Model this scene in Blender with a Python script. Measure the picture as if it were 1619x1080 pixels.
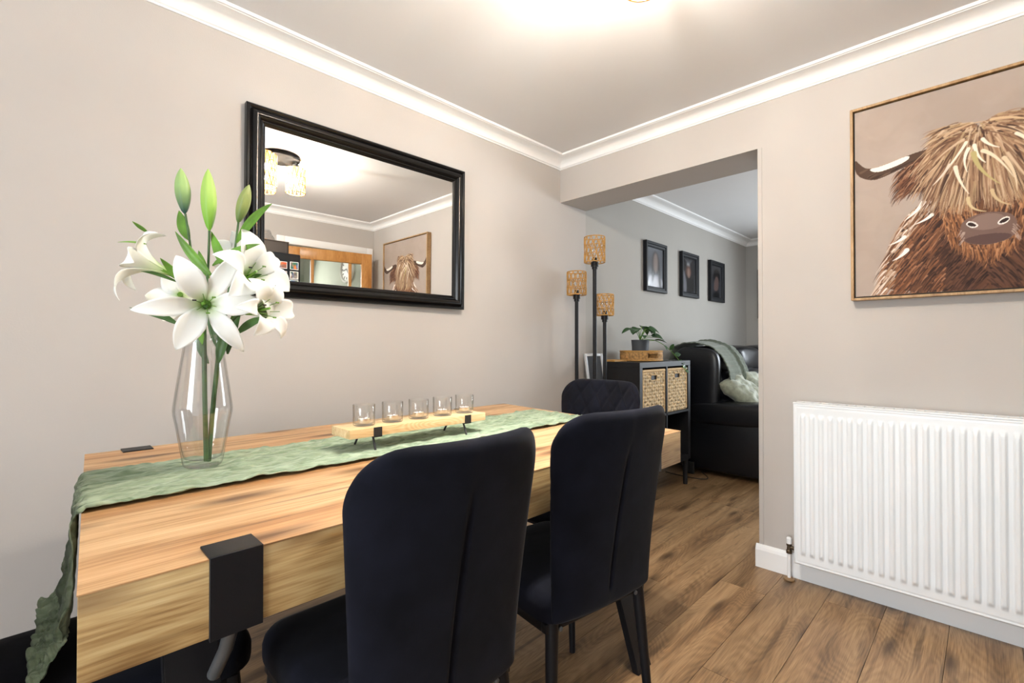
import bpy, bmesh, math, random
import numpy as np
from mathutils import Vector, Matrix, noise
random.seed(7)
S = bpy.context.scene
for o in list(bpy.data.objects): bpy.data.objects.remove(o)
COL = S.collection
R = math.radians

# ------------------------------------------------------------------ camera
CAMP = Vector((-2.53, -2.0625, 1.085))
cd = bpy.data.cameras.new('camera'); cam = bpy.data.objects.new('camera', cd); COL.objects.link(cam)
cd.sensor_width = 36; cd.lens = 16.71; cd.clip_start = 0.02; cd.clip_end = 60
cam.location = CAMP; cam.rotation_euler = (R(90.534), 0, R(-45))
S.camera = cam
CM = cam.rotation_euler.to_matrix()

# ------------------------------------------------------------------ light
S.view_settings.view_transform = 'Standard'; S.view_settings.look = 'None'
S.view_settings.gamma = 1; S.view_settings.use_curve_mapping = False
S.view_settings.exposure = 0.70
w = bpy.data.worlds.new('sky'); S.world = w; w.use_nodes = True
bg = w.node_tree.nodes['Background']; bg.inputs[0].default_value = (0.80, 0.90, 1.0, 1); bg.inputs[1].default_value = 1.2
def area(name, loc, rot, sx, sy, power, col):
    d = bpy.data.lights.new(name, 'AREA'); d.shape = 'RECTANGLE'; d.size = sx; d.size_y = sy
    d.energy = power; d.color = col
    o = bpy.data.objects.new(name, d); o.location = loc; o.rotation_euler = rot; COL.objects.link(o); return o
area('window_daylight', (-5.12, -2.03, 1.25), (0, R(-90), 0), 1.9, 1.35, 80, (0.93, 0.965, 1.0))      # garden window, dining end
area('lounge_daylight', (3.78, -2.3, 1.45), (0, R(90), 0), 1.4, 2.0, 112, (0.88, 0.94, 1.0))         # lounge bay window
area('hall_light', (-0.7, -4.5, 1.9), (R(60), 0, 0), 0.8, 0.6, 14, (1.0, 0.95, 0.88))  # area light inside the hall, which has no window

# ------------------------------------------------------------------ helpers
def world_origin(p):
    v = Vector((0, 0, 0))
    while p is not None:
        v += p.location; p = p.parent
    return v
class MB:
    def __init__(s): s.bm = bmesh.new()
    def box(s, x0, x1, y0, y1, z0, z1, bev=0.0, seg=2, M=None):
        b = bmesh.new(); bmesh.ops.create_cube(b, size=1)
        for v in b.verts:
            v.co = Vector(((x0+x1)/2+v.co.x*abs(x1-x0), (y0+y1)/2+v.co.y*abs(y1-y0), (z0+z1)/2+v.co.z*abs(z1-z0)))
        if bev > 0:
            bmesh.ops.bevel(b, geom=list(b.edges), offset=bev, segments=seg, profile=0.5, affect='EDGES')
        if M is not None: bmesh.ops.transform(b, matrix=M, verts=b.verts)
        me = bpy.data.meshes.new('t'); b.to_mesh(me); b.free(); s.bm.from_mesh(me); bpy.data.meshes.remove(me); return s
    def poly(s, verts, faces):
        vs = [s.bm.verts.new(v) for v in verts]
        for f in faces:
            try: s.bm.faces.new([vs[i] for i in f])
            except ValueError: pass
        return s
    def tube(s, pts, r, n=12, closed=False, cap=True):
        pts = [Vector(p) for p in pts]; k = len(pts)
        rs = r if isinstance(r, (list, tuple)) else [r]*k
        rings = []; prev = None
        for i, p in enumerate(pts):
            if closed: t = (pts[(i+1) % k]-pts[i-1]).normalized()
            else: t = (pts[min(i+1, k-1)]-pts[max(i-1, 0)]).normalized()
            if prev is None:
                a = Vector((0, 0, 1)) if abs(t.z) < 0.9 else Vector((1, 0, 0))
                prev = (a - t*a.dot(t)).normalized()
            else:
                q = prev - t*prev.dot(t)
                if q.length > 1e-6: prev = q.normalized()
            b = t.cross(prev)
            rings.append([s.bm.verts.new(p+(prev*math.cos(2*math.pi*j/n)+b*math.sin(2*math.pi*j/n))*rs[i]) for j in range(n)])
        for i in range(k if closed else k-1):
            A, B = rings[i], rings[(i+1) % k]
            for j in range(n): s.bm.faces.new((A[j], A[(j+1) % n], B[(j+1) % n], B[j]))
        if cap and not closed:
            s.bm.faces.new(rings[0][::-1]); s.bm.faces.new(rings[-1])
        return s
    def lathe(s, prof, c=(0, 0, 0), n=32, M=None):
        rings = []
        for r_, z in prof:
            if r_ < 1e-5: ring = [s.bm.verts.new((c[0], c[1], c[2]+z))]
            else: ring = [s.bm.verts.new((c[0]+r_*math.cos(2*math.pi*j/n), c[1]+r_*math.sin(2*math.pi*j/n), c[2]+z)) for j in range(n)]
            rings.append(ring)
        for A, B in zip(rings, rings[1:]):
            for j in range(n):
                a, b, c2, d = A[j % len(A)], A[(j+1) % len(A)], B[(j+1) % len(B)], B[j % len(B)]
                fs = []
                for v in (a, b, c2, d):
                    if v not in fs: fs.append(v)
                if len(fs) > 2:
                    try: s.bm.faces.new(fs)
                    except ValueError: pass
        if M is not None: bmesh.ops.transform(s.bm, matrix=M, verts=s.bm.verts)
        return s
    def grid(s, fn, nu, nv, closeu=False):
        V = [[s.bm.verts.new(fn(i/nu, j/nv)) for j in range(nv+1)] for i in range(nu if closeu else nu+1)]
        m = len(V)
        for i in range(m if closeu else m-1):
            for j in range(nv):
                try: s.bm.faces.new((V[i][j], V[(i+1) % m][j], V[(i+1) % m][j+1], V[i][j+1]))
                except ValueError: pass
        return s
    def build(s, name, m, parent=None, smooth=True, angle=35, weld=0.0, solid=0.0, offset=0.0, sub=0):
        if weld > 0: bmesh.ops.remove_doubles(s.bm, verts=s.bm.verts, dist=weld)
        bmesh.ops.recalc_face_normals(s.bm, faces=s.bm.faces)
        if parent is not None:
            o0 = world_origin(parent)
            for v in s.bm.verts: v.co -= o0
        me = bpy.data.meshes.new(name); s.bm.to_mesh(me); s.bm.free()
        if smooth:
            me.shade_smooth(); me.set_sharp_from_angle(angle=R(angle))
        me.materials.append(m)
        o = bpy.data.objects.new(name, me); COL.objects.link(o)
        if parent is not None: o.parent = parent
        if solid > 0:
            md = o.modifiers.new('thickness', 'SOLIDIFY'); md.thickness = solid; md.offset = offset
        if sub:
            md = o.modifiers.new('smooth', 'SUBSURF'); md.levels = sub; md.render_levels = sub
        return o
def tag(o, label=None, cat=None, group=None, kind=None):
    if label: o['label'] = label
    if cat: o['category'] = cat
    if group: o['group'] = group
    if kind: o['kind'] = kind
    return o
def thing(name, label, cat, loc, group=None):
    o = bpy.data.objects.new(name, None); o.empty_display_size = 0.05; COL.objects.link(o); o.location = loc
    return tag(o, label, cat, group)
def struct(o): o['kind'] = 'structure'; return o
def copy_tree(o, parent=None):
    c = o.copy(); COL.objects.link(c)
    if parent is not None: c.parent = parent
    for ch in list(o.children): copy_tree(ch, c)
    return c
def bez(ps, t):
    ps = [Vector(p) for p in ps]
    while len(ps) > 1: ps = [a.lerp(b, t) for a, b in zip(ps, ps[1:])]
    return ps[0]
def ribbon(mb, ctrl, width, hint, prof, cup=0.0, n=14, m=6, wave=0.0, ph=0.0):
    """a leaf or petal: a strip along a bezier, width profile prof(t), cupped across"""
    def fn(u, v):
        p = bez(ctrl, u); q = bez(ctrl, min(1, u+0.02)); q0 = bez(ctrl, max(0, u-0.02)); t = (q-q0).normalized()
        h = Vector(hint); side = t.cross(h)
        side = side.normalized() if side.length > 1e-5 else Vector((1, 0, 0))
        nrm = side.cross(t).normalized(); a = (v-0.5)*2; wd = width*prof(u)/2
        return p + side*a*wd + nrm*(cup*wd*a*a + wave*math.sin(u*11+ph+a*2)*abs(a)*prof(u))
    mb.grid(fn, n, m); return mb
leafprof = lambda t: max(0.03, math.sin(math.pi*min(1, t*0.97+0.03))**0.8*(1-0.25*t))
def petalprof(t): return max(0.02, float(np.interp(t, [0, .2, .38, .5, .62, .75, .88, .96, 1.0], [.16, .42, .84, 1.0, .95, .72, .38, .15, .03])))

# ------------------------------------------------------------------ materials
def nt(name):
    m = bpy.data.materials.new(name); m.use_nodes = True; t = m.node_tree
    return m, t, t.nodes['Principled BSDF']
def mat(name, col, rough=0.5, metal=0.0, bump=0.0, bscale=60, var=0.0, vscale=6, spec=None, sheen=0.0, coat=0.0, trans=0.0, ior=None, alpha=None, sss=0.0):
    m, t, b = nt(name); N = t.nodes; L = t.links
    c = tuple(col)+(1,)
    b.inputs['Base Color'].default_value = c; b.inputs['Roughness'].default_value = rough; b.inputs['Metallic'].default_value = metal
    if spec is not None: b.inputs['Specular IOR Level'].default_value = spec
    if sheen: b.inputs['Sheen Weight'].default_value = sheen; b.inputs['Sheen Roughness'].default_value = 0.45
    if coat: b.inputs['Coat Weight'].default_value = coat; b.inputs['Coat Roughness'].default_value = 0.1
    if trans: b.inputs['Transmission Weight'].default_value = trans
    if ior: b.inputs['IOR'].default_value = ior
    if alpha: b.inputs['Alpha'].default_value = alpha
    if sss:
        b.inputs['Subsurface Weight'].default_value = sss; b.inputs['Subsurface Radius'].default_value = (0.01, 0.01, 0.006)
    if var or bump:
        tc = N.new('ShaderNodeTexCoord')
    if var:
        n = N.new('ShaderNodeTexNoise'); n.inputs['Scale'].default_value = vscale; n.inputs['Detail'].default_value = 4
        L.new(tc.outputs['Object'], n.inputs['Vector'])
        r = N.new('ShaderNodeValToRGB'); r.color_ramp.elements[0].position = 0.3; r.color_ramp.elements[1].position = 0.7
        r.color_ramp.elements[0].color = tuple(x*(1-var) for x in col)+(1,); r.color_ramp.elements[1].color = tuple(min(1, x*(1+var)) for x in col)+(1,)
        L.new(n.outputs['Fac'], r.inputs[0]); L.new(r.outputs[0], b.inputs['Base Color'])
    if bump:
        n = N.new('ShaderNodeTexNoise'); n.inputs['Scale'].default_value = bscale; n.inputs['Detail'].default_value = 3
        L.new(tc.outputs['Object'], n.inputs['Vector'])
        bp = N.new('ShaderNodeBump'); bp.inputs['Strength'].default_value = bump; bp.inputs['Distance'].default_value = 0.002
        L.new(n.outputs['Fac'], bp.inputs['Height']); L.new(bp.outputs[0], b.inputs['Normal'])
    return m
def wood(name, stops, rough=0.5, stretch=(1.2, 14, 14), rnd=False, cath=0.5, knots=0.6, fine=0.35, knotcol=(0.10, 0.05, 0.02), bump=0.15, kscale=(1.6, 6, 6)):
    m, t, b = nt(name); N = t.nodes; L = t.links
    tc = N.new('ShaderNodeTexCoord'); src = tc.outputs['Object']
    if rnd:
        oi = N.new('ShaderNodeObjectInfo'); ad = N.new('ShaderNodeVectorMath'); ad.operation = 'MULTIPLY_ADD'
        cmb = N.new('ShaderNodeCombineXYZ')
        for k in range(3): L.new(oi.outputs['Random'], cmb.inputs[k])
        L.new(cmb.outputs[0], ad.inputs[0]); ad.inputs[1].default_value = (37, 19, 11); L.new(src, ad.inputs[2]); src = ad.outputs[0]
    def mapped(sc):
        mp = N.new('ShaderNodeMapping'); mp.inputs['Scale'].default_value = sc; L.new(src, mp.inputs[0]); return mp.outputs[0]
    n1 = N.new('ShaderNodeTexNoise'); n1.inputs['Scale'].default_value = 1; n1.inputs['Detail'].default_value = 6; n1.inputs['Roughness'].default_value = 0.6; n1.inputs['Distortion'].default_value = 0.6
    L.new(mapped(stretch), n1.inputs['Vector'])
    # cathedral figure: rings of a low frequency field
    n2 = N.new('ShaderNodeTexNoise'); n2.inputs['Scale'].default_value = 1; n2.inputs['Detail'].default_value = 1.5; n2.inputs['Distortion'].default_value = 0.3
    L.new(mapped((stretch[0]*0.8, stretch[1]*0.35, stretch[2]*0.35)), n2.inputs['Vector'])
    mu = N.new('ShaderNodeMath'); mu.operation = 'MULTIPLY'; mu.inputs[1].default_value = 230; L.new(n2.outputs['Fac'], mu.inputs[0])
    si = N.new('ShaderNodeMath'); si.operation = 'SINE'; L.new(mu.outputs[0], si.inputs[0])
    n3 = N.new('ShaderNodeTexNoise'); n3.inputs['Scale'].default_value = 1; n3.inputs['Detail'].default_value = 5
    L.new(mapped((stretch[0]*6, stretch[1]*22, stretch[2]*22)), n3.inputs['Vector'])
    a = N.new('ShaderNodeMath'); a.operation = 'MULTIPLY_ADD'; L.new(si.outputs[0], a.inputs[0]); a.inputs[1].default_value = 0.085*cath; L.new(n1.outputs['Fac'], a.inputs[2])
    c = N.new('ShaderNodeMath'); c.operation = 'MULTIPLY_ADD'; L.new(n3.outputs['Fac'], c.inputs[0]); c.inputs[1].default_value = fine; L.new(a.outputs[0], c.inputs[2])
    d = N.new('ShaderNodeMath'); d.operation = 'SUBTRACT'; L.new(c.outputs[0], d.inputs[0]); d.inputs[1].default_value = fine*0.5
    r = N.new('ShaderNodeValToRGB'); cr = r.color_ramp
    while len(cr.elements) > 1: cr.elements.remove(cr.elements[0])
    cr.elements[0].position = stops[0][0]; cr.elements[0].color = stops[0][1]+(1,)
    for p, cc in stops[1:]:
        e = cr.elements.new(p); e.color = cc+(1,)
    L.new(d.outputs[0], r.inputs[0]); out = r.outputs[0]
    if knots:
        n5 = N.new('ShaderNodeTexNoise'); n5.inputs['Scale'].default_value = 1; n5.inputs['Detail'].default_value = 3; n5.inputs['Distortion'].default_value = 0.4
        L.new(mapped((stretch[0]*1.6, stretch[1]*2.6, stretch[2]*2.6)), n5.inputs['Vector'])
        cr5 = N.new('ShaderNodeMapRange'); cr5.inputs[1].default_value = 0.61; cr5.inputs[2].default_value = 0.70; cr5.inputs[3].default_value = 0; cr5.inputs[4].default_value = 0.55; L.new(n5.outputs['Fac'], cr5.inputs[0])
        mx5 = N.new('ShaderNodeMix'); mx5.data_type = 'RGBA'; L.new(cr5.outputs[0], mx5.inputs[0]); L.new(out, mx5.inputs[6]); mx5.inputs[7].default_value = knotcol+(1,); out = mx5.outputs[2]
        vo = N.new('ShaderNodeTexVoronoi'); vo.inputs['Scale'].default_value = 1; vo.inputs['Randomness'].default_value = 1; vo.voronoi_dimensions = '2D'
        nv = N.new('ShaderNodeVectorMath'); nv.operation = 'MULTIPLY_ADD'; L.new(n1.outputs['Color'], nv.inputs[0]); nv.inputs[1].default_value = (0.35,)*3
        kv = mapped(kscale)
        if name == 'wild_oak_edge_veneer':
            sx_ = N.new('ShaderNodeSeparateXYZ'); cx_ = N.new('ShaderNodeCombineXYZ'); L.new(kv, sx_.inputs[0]); L.new(sx_.outputs[0], cx_.inputs[0]); L.new(sx_.outputs[2], cx_.inputs[1]); kv = cx_.outputs[0]
        L.new(kv, nv.inputs[2]); L.new(nv.outputs[0], vo.inputs['Vector'])
        kr = N.new('ShaderNodeMapRange'); kr.inputs[1].default_value = 0.06; kr.inputs[2].default_value = 0.27 if rnd else 0.30; kr.inputs[3].default_value = knots; kr.inputs[4].default_value = 0
        L.new(vo.outputs['Distance'], kr.inputs[0])
        vs_ = N.new('ShaderNodeSeparateColor'); L.new(vo.outputs['Color'], vs_.inputs[0]); gt = N.new('ShaderNodeMath'); gt.operation = 'GREATER_THAN'; gt.inputs[1].default_value = 0.55 if rnd else 0.35; L.new(vs_.outputs[0], gt.inputs[0])
        km = N.new('ShaderNodeMath'); km.operation = 'MULTIPLY'; L.new(kr.outputs[0], km.inputs[0]); L.new(gt.outputs[0], km.inputs[1])
        mx = N.new('ShaderNodeMix'); mx.data_type = 'RGBA'; L.new(km.outputs[0], mx.inputs[0]); L.new(out, mx.inputs[6]); mx.inputs[7].default_value = knotcol+(1,)
        out = mx.outputs[2]
    if name == 'wild_oak_veneer':              # broader boards of redder and paler timber
        n6 = N.new('ShaderNodeTexNoise'); n6.inputs['Scale'].default_value = 1; n6.inputs['Detail'].default_value = 2; L.new(mapped((0.5, 7.5, 3)), n6.inputs['Vector'])
        m6 = N.new('ShaderNodeMapRange'); m6.inputs[1].default_value = 0.46; m6.inputs[2].default_value = 0.6; m6.inputs[4].default_value = 0.55; L.new(n6.outputs['Fac'], m6.inputs[0])
        x6 = N.new('ShaderNodeMix'); x6.data_type = 'RGBA'; x6.blend_type = 'MULTIPLY'; L.new(m6.outputs[0], x6.inputs[0]); L.new(out, x6.inputs[6]); x6.inputs[7].default_value = (0.80, 0.60, 0.45, 1); out = x6.outputs[2]
    if rnd:
        hv = N.new('ShaderNodeHueSaturation'); mr = N.new('ShaderNodeMapRange'); mr.inputs[3].default_value = 0.86; mr.inputs[4].default_value = 1.12
        L.new(oi.outputs['Random'], mr.inputs[0]); L.new(mr.outputs[0], hv.inputs['Value']); L.new(out, hv.inputs['Color']); out = hv.outputs[0]
    L.new(out, b.inputs['Base Color']); b.inputs['Roughness'].default_value = rough
    bp = N.new('ShaderNodeBump'); bp.inputs['Strength'].default_value = bump; bp.inputs['Distance'].default_value = 0.001
    L.new(d.outputs[0], bp.inputs['Height']); L.new(bp.outputs[0], b.inputs['Normal'])
    return m
def vcol(name, rough=0.6, spec=0.3, bump=0.0):
    m, t, b = nt(name); a = t.nodes.new('ShaderNodeAttribute'); a.attribute_name = 'paint'
    t.links.new(a.outputs['Color'], b.inputs['Base Color']); b.inputs['Roughness'].default_value = rough; b.inputs['Specular IOR Level'].default_value = spec
    if bump:
        n = t.nodes.new('ShaderNodeTexNoise'); n.inputs['Scale'].default_value = 900
        bp = t.nodes.new('ShaderNodeBump'); bp.inputs['Strength'].default_value = bump; bp.inputs['Distance'].default_value = 0.0006
        t.links.new(n.outputs['Fac'], bp.inputs['Height']); t.links.new(bp.outputs[0], b.inputs['Normal'])
    return m
M = {}
M['wall'] = mat('wall_paint', (0.495, 0.464, 0.438), 0.85, bump=0.12, bscale=180, var=0.025, vscale=2.2, spec=0.25)
M['wall2'] = mat('wall_paint_lounge_light', (0.43, 0.41, 0.38), 0.85, bump=0.12, bscale=180, var=0.02, vscale=2.2, spec=0.25)  # same wall in a greyer copy, the lounge's light put into its colour
M['ceil'] = mat('ceiling_paint', (0.80, 0.80, 0.81), 0.9, bump=0.08, bscale=120, var=0.02, vscale=1.3, spec=0.2)
M['white'] = mat('white_gloss_paint', (0.86, 0.87, 0.88), 0.32, bump=0.03, bscale=90)
M['cornice'] = mat('white_cornice_paint', (0.88, 0.88, 0.88), 0.7, bump=0.04, bscale=60)
M['rad'] = mat('radiator_enamel', (0.82, 0.845, 0.87), 0.3, var=0.01)
M['floor'] = wood('brown_oak_laminate', [(0.28, (0.115, 0.062, 0.027)), (0.43, (0.21, 0.120, 0.055)), (0.56, (0.285, 0.172, 0.083)), (0.72, (0.37, 0.235, 0.122))], 0.38, (1.5, 16, 16), rnd=True, cath=0.5, knots=0.85, fine=0.45, knotcol=(0.055, 0.026, 0.01), kscale=(2.4, 9, 9))
M['sub'] = mat('dark_underlay', (0.03, 0.018, 0.01), 0.9)
M['oak'] = wood('wild_oak_veneer', [(0.24, (0.20, 0.095, 0.035)), (0.38, (0.44, 0.235, 0.095)), (0.50, (0.60, 0.37, 0.18)), (0.66, (0.72, 0.50, 0.275)), (0.8, (0.80, 0.60, 0.36))], 0.42, (1.0, 18, 18), cath=0.3, knots=0.9, fine=0.4, knotcol=(0.11, 0.045, 0.015), kscale=(2.6, 10, 10))
M['oakside'] = wood('wild_oak_edge_veneer', [(0.22, (0.17, 0.085, 0.025)), (0.38, (0.34, 0.20, 0.075)), (0.50, (0.46, 0.30, 0.125)), (0.66, (0.56, 0.40, 0.19)), (0.8, (0.64, 0.48, 0.25))], 0.42, (1.6, 12, 16), cath=0.5, knots=0.6, fine=0.5, knotcol=(0.13, 0.055, 0.015), kscale=(4, 14, 14))
M['pine'] = wood('pale_pine', [(0.3, (0.60, 0.38, 0.17)), (0.5, (0.78, 0.56, 0.30)), (0.7, (0.86, 0.68, 0.42))], 0.5, (2.5, 40, 40), cath=0.8, knots=0.0)
M['frameoak'] = wood('oak_moulding', [(0.3, (0.26, 0.14, 0.055)), (0.55, (0.42, 0.26, 0.12)), (0.7, (0.50, 0.33, 0.17))], 0.5, (6, 40, 6), cath=0.4, knots=0.0)
M['dooroak'] = wood('varnished_oak_door', [(0.3, (0.32, 0.13, 0.03)), (0.5, (0.46, 0.21, 0.055)), (0.7, (0.54, 0.27, 0.08))], 0.35, (12, 12, 1.5), cath=0.5, knots=0.0)
M['metal'] = mat('black_powder_coated_steel', (0.008, 0.008, 0.010), 0.42, spec=0.25, bump=0.05, bscale=500)
M['steel'] = mat('grey_satin_steel', (0.16, 0.17, 0.18), 0.35, metal=0.6)
M['velvet'] = mat('navy_black_velvet', (0.0052, 0.0058, 0.0110), 0.9, bump=0.3, bscale=25, var=0.5, vscale=9, sheen=0.05, spec=0.12)
M['blackpaint'] = mat('black_gloss_frame', (0.004, 0.0035, 0.0035), 0.2, spec=0.4)
M['mirror'] = mat('silvered_glass', (0.93, 0.93, 0.92), 0.0, metal=1.0)
M['darkframe'] = mat('charcoal_frame', (0.008, 0.009, 0.012), 0.5, spec=0.25, bump=0.05)
M['shelf'] = mat('black_brown_foil', (0.010, 0.010, 0.012), 0.5, spec=0.3, bump=0.05, bscale=300)
M['leather'] = mat('black_leather', (0.005, 0.0055, 0.008), 0.33, bump=0.25, bscale=90, spec=0.42)
M['knit'] = mat('sage_knit', (0.125, 0.145, 0.11), 0.95, sheen=0.3, bump=0.3, bscale=200)
M['cush'] = mat('sage_crushed_velvet', (0.30, 0.315, 0.235), 0.7, sheen=0.4, bump=0.7, bscale=45, var=0.25, vscale=30)
def glassmat(name, c0, c1, k=1.0):
    m, t, b = nt(name); N = t.nodes; L = t.links; N.remove(b)
    lw = N.new('ShaderNodeLayerWeight'); lw.inputs[0].default_value = 0.5
    r = N.new('ShaderNodeValToRGB'); r.color_ramp.elements[0].color = c0+(1,); r.color_ramp.elements[1].color = c1+(1,); r.color_ramp.elements[0].position = 0.55; r.color_ramp.elements[1].position = 1.0
    L.new(lw.outputs['Facing'], r.inputs[0]); tr = N.new('ShaderNodeBsdfTransparent'); L.new(r.outputs[0], tr.inputs[0])
    gl_ = N.new('ShaderNodeBsdfGlossy'); gl_.inputs['Roughness'].default_value = 0.02; pw = N.new('ShaderNodeMath'); pw.operation = 'POWER'; pw.inputs[1].default_value = 5; L.new(lw.outputs['Facing'], pw.inputs[0]); fr_ = N.new('ShaderNodeMath'); fr_.operation = 'MULTIPLY_ADD'; fr_.inputs[1].default_value = 0.75; fr_.inputs[2].default_value = 0.08; L.new(pw.outputs[0], fr_.inputs[0])
    mu = N.new('ShaderNodeMath'); mu.operation = 'MULTIPLY'; mu.inputs[1].default_value = k; L.new(fr_.outputs[0], mu.inputs[0])
    mx = N.new('ShaderNodeMixShader'); L.new(mu.outputs[0], mx.inputs[0]); L.new(tr.outputs[0], mx.inputs[1]); L.new(gl_.outputs[0], mx.inputs[2])
    L.new(mx.outputs[0], N['Material Output'].inputs[0]); return m
M['glass'] = glassmat('clear_glass', (0.985, 0.985, 0.985), (0.62, 0.62, 0.60))
M['thinglass'] = glassmat('window_glass', (0.97, 0.98, 0.98), (0.9, 0.92, 0.91))
M['wax'] = mat('white_wax', (0.88, 0.86, 0.80), 0.5, sss=0.3)
M['alu'] = mat('tealight_foil', (0.75, 0.74, 0.72), 0.25, metal=1.0)
M['black'] = mat('matt_black', (0.012, 0.012, 0.013), 0.6)
M['stem'] = mat('dark_green_stem', (0.045, 0.11, 0.025), 0.5, var=0.3, vscale=30)
M['leaf'] = mat('lily_leaf', (0.12, 0.27, 0.025), 0.5, var=0.35, vscale=16, bump=0.3, bscale=160)
M['leafdark'] = mat('dark_lily_leaf', (0.055, 0.13, 0.025), 0.5, var=0.3, vscale=16)
M['plantleaf'] = mat('glossy_plant_leaf', (0.022, 0.075, 0.016), 0.3, var=0.35, vscale=20)
M['pot'] = mat('grey_pot', (0.05, 0.055, 0.065), 0.6)
M['soil'] = mat('soil', (0.03, 0.02, 0.012), 1.0, bump=1, bscale=80)
M['rattan'] = mat('paper_rattan', (0.50, 0.27, 0.075), 0.65, var=0.2, vscale=50)
M['seagrass'] = mat('seagrass_weave', (0.52, 0.38, 0.21), 0.75, var=0.6, vscale=55, bump=0.6, bscale=200)
M['seagrassrim'] = mat('seagrass_rim', (0.62, 0.42, 0.21), 0.75, var=0.2, vscale=60, bump=0.5, bscale=200)
M['bark'] = mat('woven_bark', (0.40, 0.22, 0.075), 0.7, var=0.5, vscale=60, bump=0.6, bscale=150)
M['plate'] = mat('dark_bronze_plate', (0.0035, 0.0028, 0.002), 0.8, spec=0.05)
M['copper'] = mat('tarnished_valve_metal', (0.12, 0.09, 0.06), 0.35, metal=0.9)
M['collar'] = mat('brown_plastic_collar', (0.25, 0.15, 0.07), 0.5)
M['silver'] = mat('silver_frame', (0.72, 0.74, 0.76), 0.3, metal=0.7)
M['hallwall'] = mat('hall_wall_paint', (0.50, 0.55, 0.47), 0.85)
M['plastic'] = mat('brown_basket_plastic', (0.035, 0.025, 0.02), 0.45, bump=0.8, bscale=120)
M['bread'] = mat('bread_crust', (0.45, 0.22, 0.07), 0.7, var=0.3, vscale=30)
M['film'] = glassmat('clear_plastic_bag', (0.85, 0.85, 0.85), (0.5, 0.5, 0.5), 2.0)
M['clockface'] = mat('clock_white', (0.85, 0.86, 0.84), 0.5)
M['paint'] = vcol('painted_canvas', 0.75, 0.2, 0.3)
M['photo'] = vcol('photo_print', 0.18, 0.5)
def petal_mat():
    m, t, b = nt('lily_petal'); N = t.nodes; L = t.links
    a = N.new('ShaderNodeAttribute'); a.attribute_name = 'paint'
    L.new(a.outputs['Color'], b.inputs['Base Color']); b.inputs['Roughness'].default_value = 0.55
    b.inputs['Subsurface Weight'].default_value = 0.25; b.inputs['Subsurface Radius'].default_value = (0.01, 0.01, 0.008); b.inputs['Subsurface Scale'].default_value = 0.4
    return m
M['petal'] = petal_mat()
def shade_mat(name, col, em, st):
    m, t, b = nt(name); b.inputs['Base Color'].default_value = col+(1,); b.inputs['Roughness'].default_value = 0.6
    b.inputs['Emission Color'].default_value = em+(1,); b.inputs['Emission Strength'].default_value = st; return m
def lining_mat():
    m, t, b = nt('shade_lining'); N = t.nodes; L = t.links; N.remove(b)
    tr = N.new('ShaderNodeBsdfTransparent'); tr.inputs[0].default_value = (1, 0.97, 0.9, 1); tl_ = N.new('ShaderNodeBsdfTranslucent'); tl_.inputs[0].default_value = (0.85, 0.55, 0.20, 1)
    mx = N.new('ShaderNodeMixShader'); mx.inputs[0].default_value = 0.22; L.new(tr.outputs[0], mx.inputs[1]); L.new(tl_.outputs[0], mx.inputs[2]); L.new(mx.outputs[0], N['Material Output'].inputs[0]); return m
M['litshade'] = lining_mat()
M['bulb'] = shade_mat('lit_bulb', (1, 1, 1), (1.0, 0.80, 0.50), 25)
def runner_mat():
    m, t, b = nt('sage_gauze'); N = t.nodes; L = t.links
    tc = N.new('ShaderNodeTexCoord'); mp = N.new('ShaderNodeMapping'); mp.inputs['Scale'].default_value = (16, 60, 40); L.new(tc.outputs['Object'], mp.inputs[0])
    n = N.new('ShaderNodeTexNoise'); n.inputs['Scale'].default_value = 1; n.inputs['Detail'].default_value = 6; n.inputs['Distortion'].default_value = 0.8; L.new(mp.outputs[0], n.inputs['Vector'])
    r = N.new('ShaderNodeValToRGB'); e = r.color_ramp.elements
    e[0].position = 0.3; e[0].color = (0.15, 0.22, 0.125, 1); e[1].position = 0.66; e[1].color = (0.40, 0.49, 0.345, 1)
    L.new(n.outputs['Fac'], r.inputs[0]); L.new(r.outputs[0], b.inputs['Base Color']); b.inputs['Roughness'].default_value = 0.95
    bp = N.new('ShaderNodeBump'); bp.inputs['Strength'].default_value = 1.0; bp.inputs['Distance'].default_value = 0.006
    L.new(n.outputs['Fac'], bp.inputs['Height']); L.new(bp.outputs[0], b.inputs['Normal']); b.inputs['Sheen Weight'].default_value = 0.15
    return m
M['runner'] = runner_mat()

# ================================================================== THE SETTING
H = 2.352; XL, XR, YB = -4.9, 3.54, -2.77; YR = -3.9
BT, BZ, JY = 0.29, 2.066, -1.2625
def quadwall(name, boxes, m):
    mb = MB()
    for b in boxes: mb.box(*b)
    return struct(mb.build(name, m, smooth=False))
quadwall('wall_north', [(XL-0.1, 0.29, 0, 0.12, 0, H+0.1)], M['wall'])
quadwall('wall_north_lounge', [(0.29, XR+0.1, 0, 0.12, 0, H+0.1)], M['wall2'])
quadwall('wall_east', [(0, BT, YB-1.7, JY, 0, BZ), (0, BT, YB-1.7, 0, BZ, H+0.1)], M['wall'])
quadwall('wall_west', [(XL-0.12, XL, -1.35, 0, 0, H+0.1), (XL-0.12, XL, YB-0.12, -2.7, 0, H+0.1), (XL-0.12, XL, -2.7, -1.35, 0, 0.3), (XL-0.12, XL, -2.7, -1.35, 2.15, H+0.1)], M['wall'])
DX0, DX1, DH = -0.93, -0.09, 2.02
quadwall('wall_south', [(-2.1, DX0, YB-0.1, YB, 0, H+0.1), (DX1, 0, YB-0.1, YB, 0, H+0.1), (DX0, DX1, YB-0.1, YB, DH, H+0.1),
                        (XL-0.12, -2.1, YB-0.1, YB, 0, H+0.1)], M['wall'])
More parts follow.
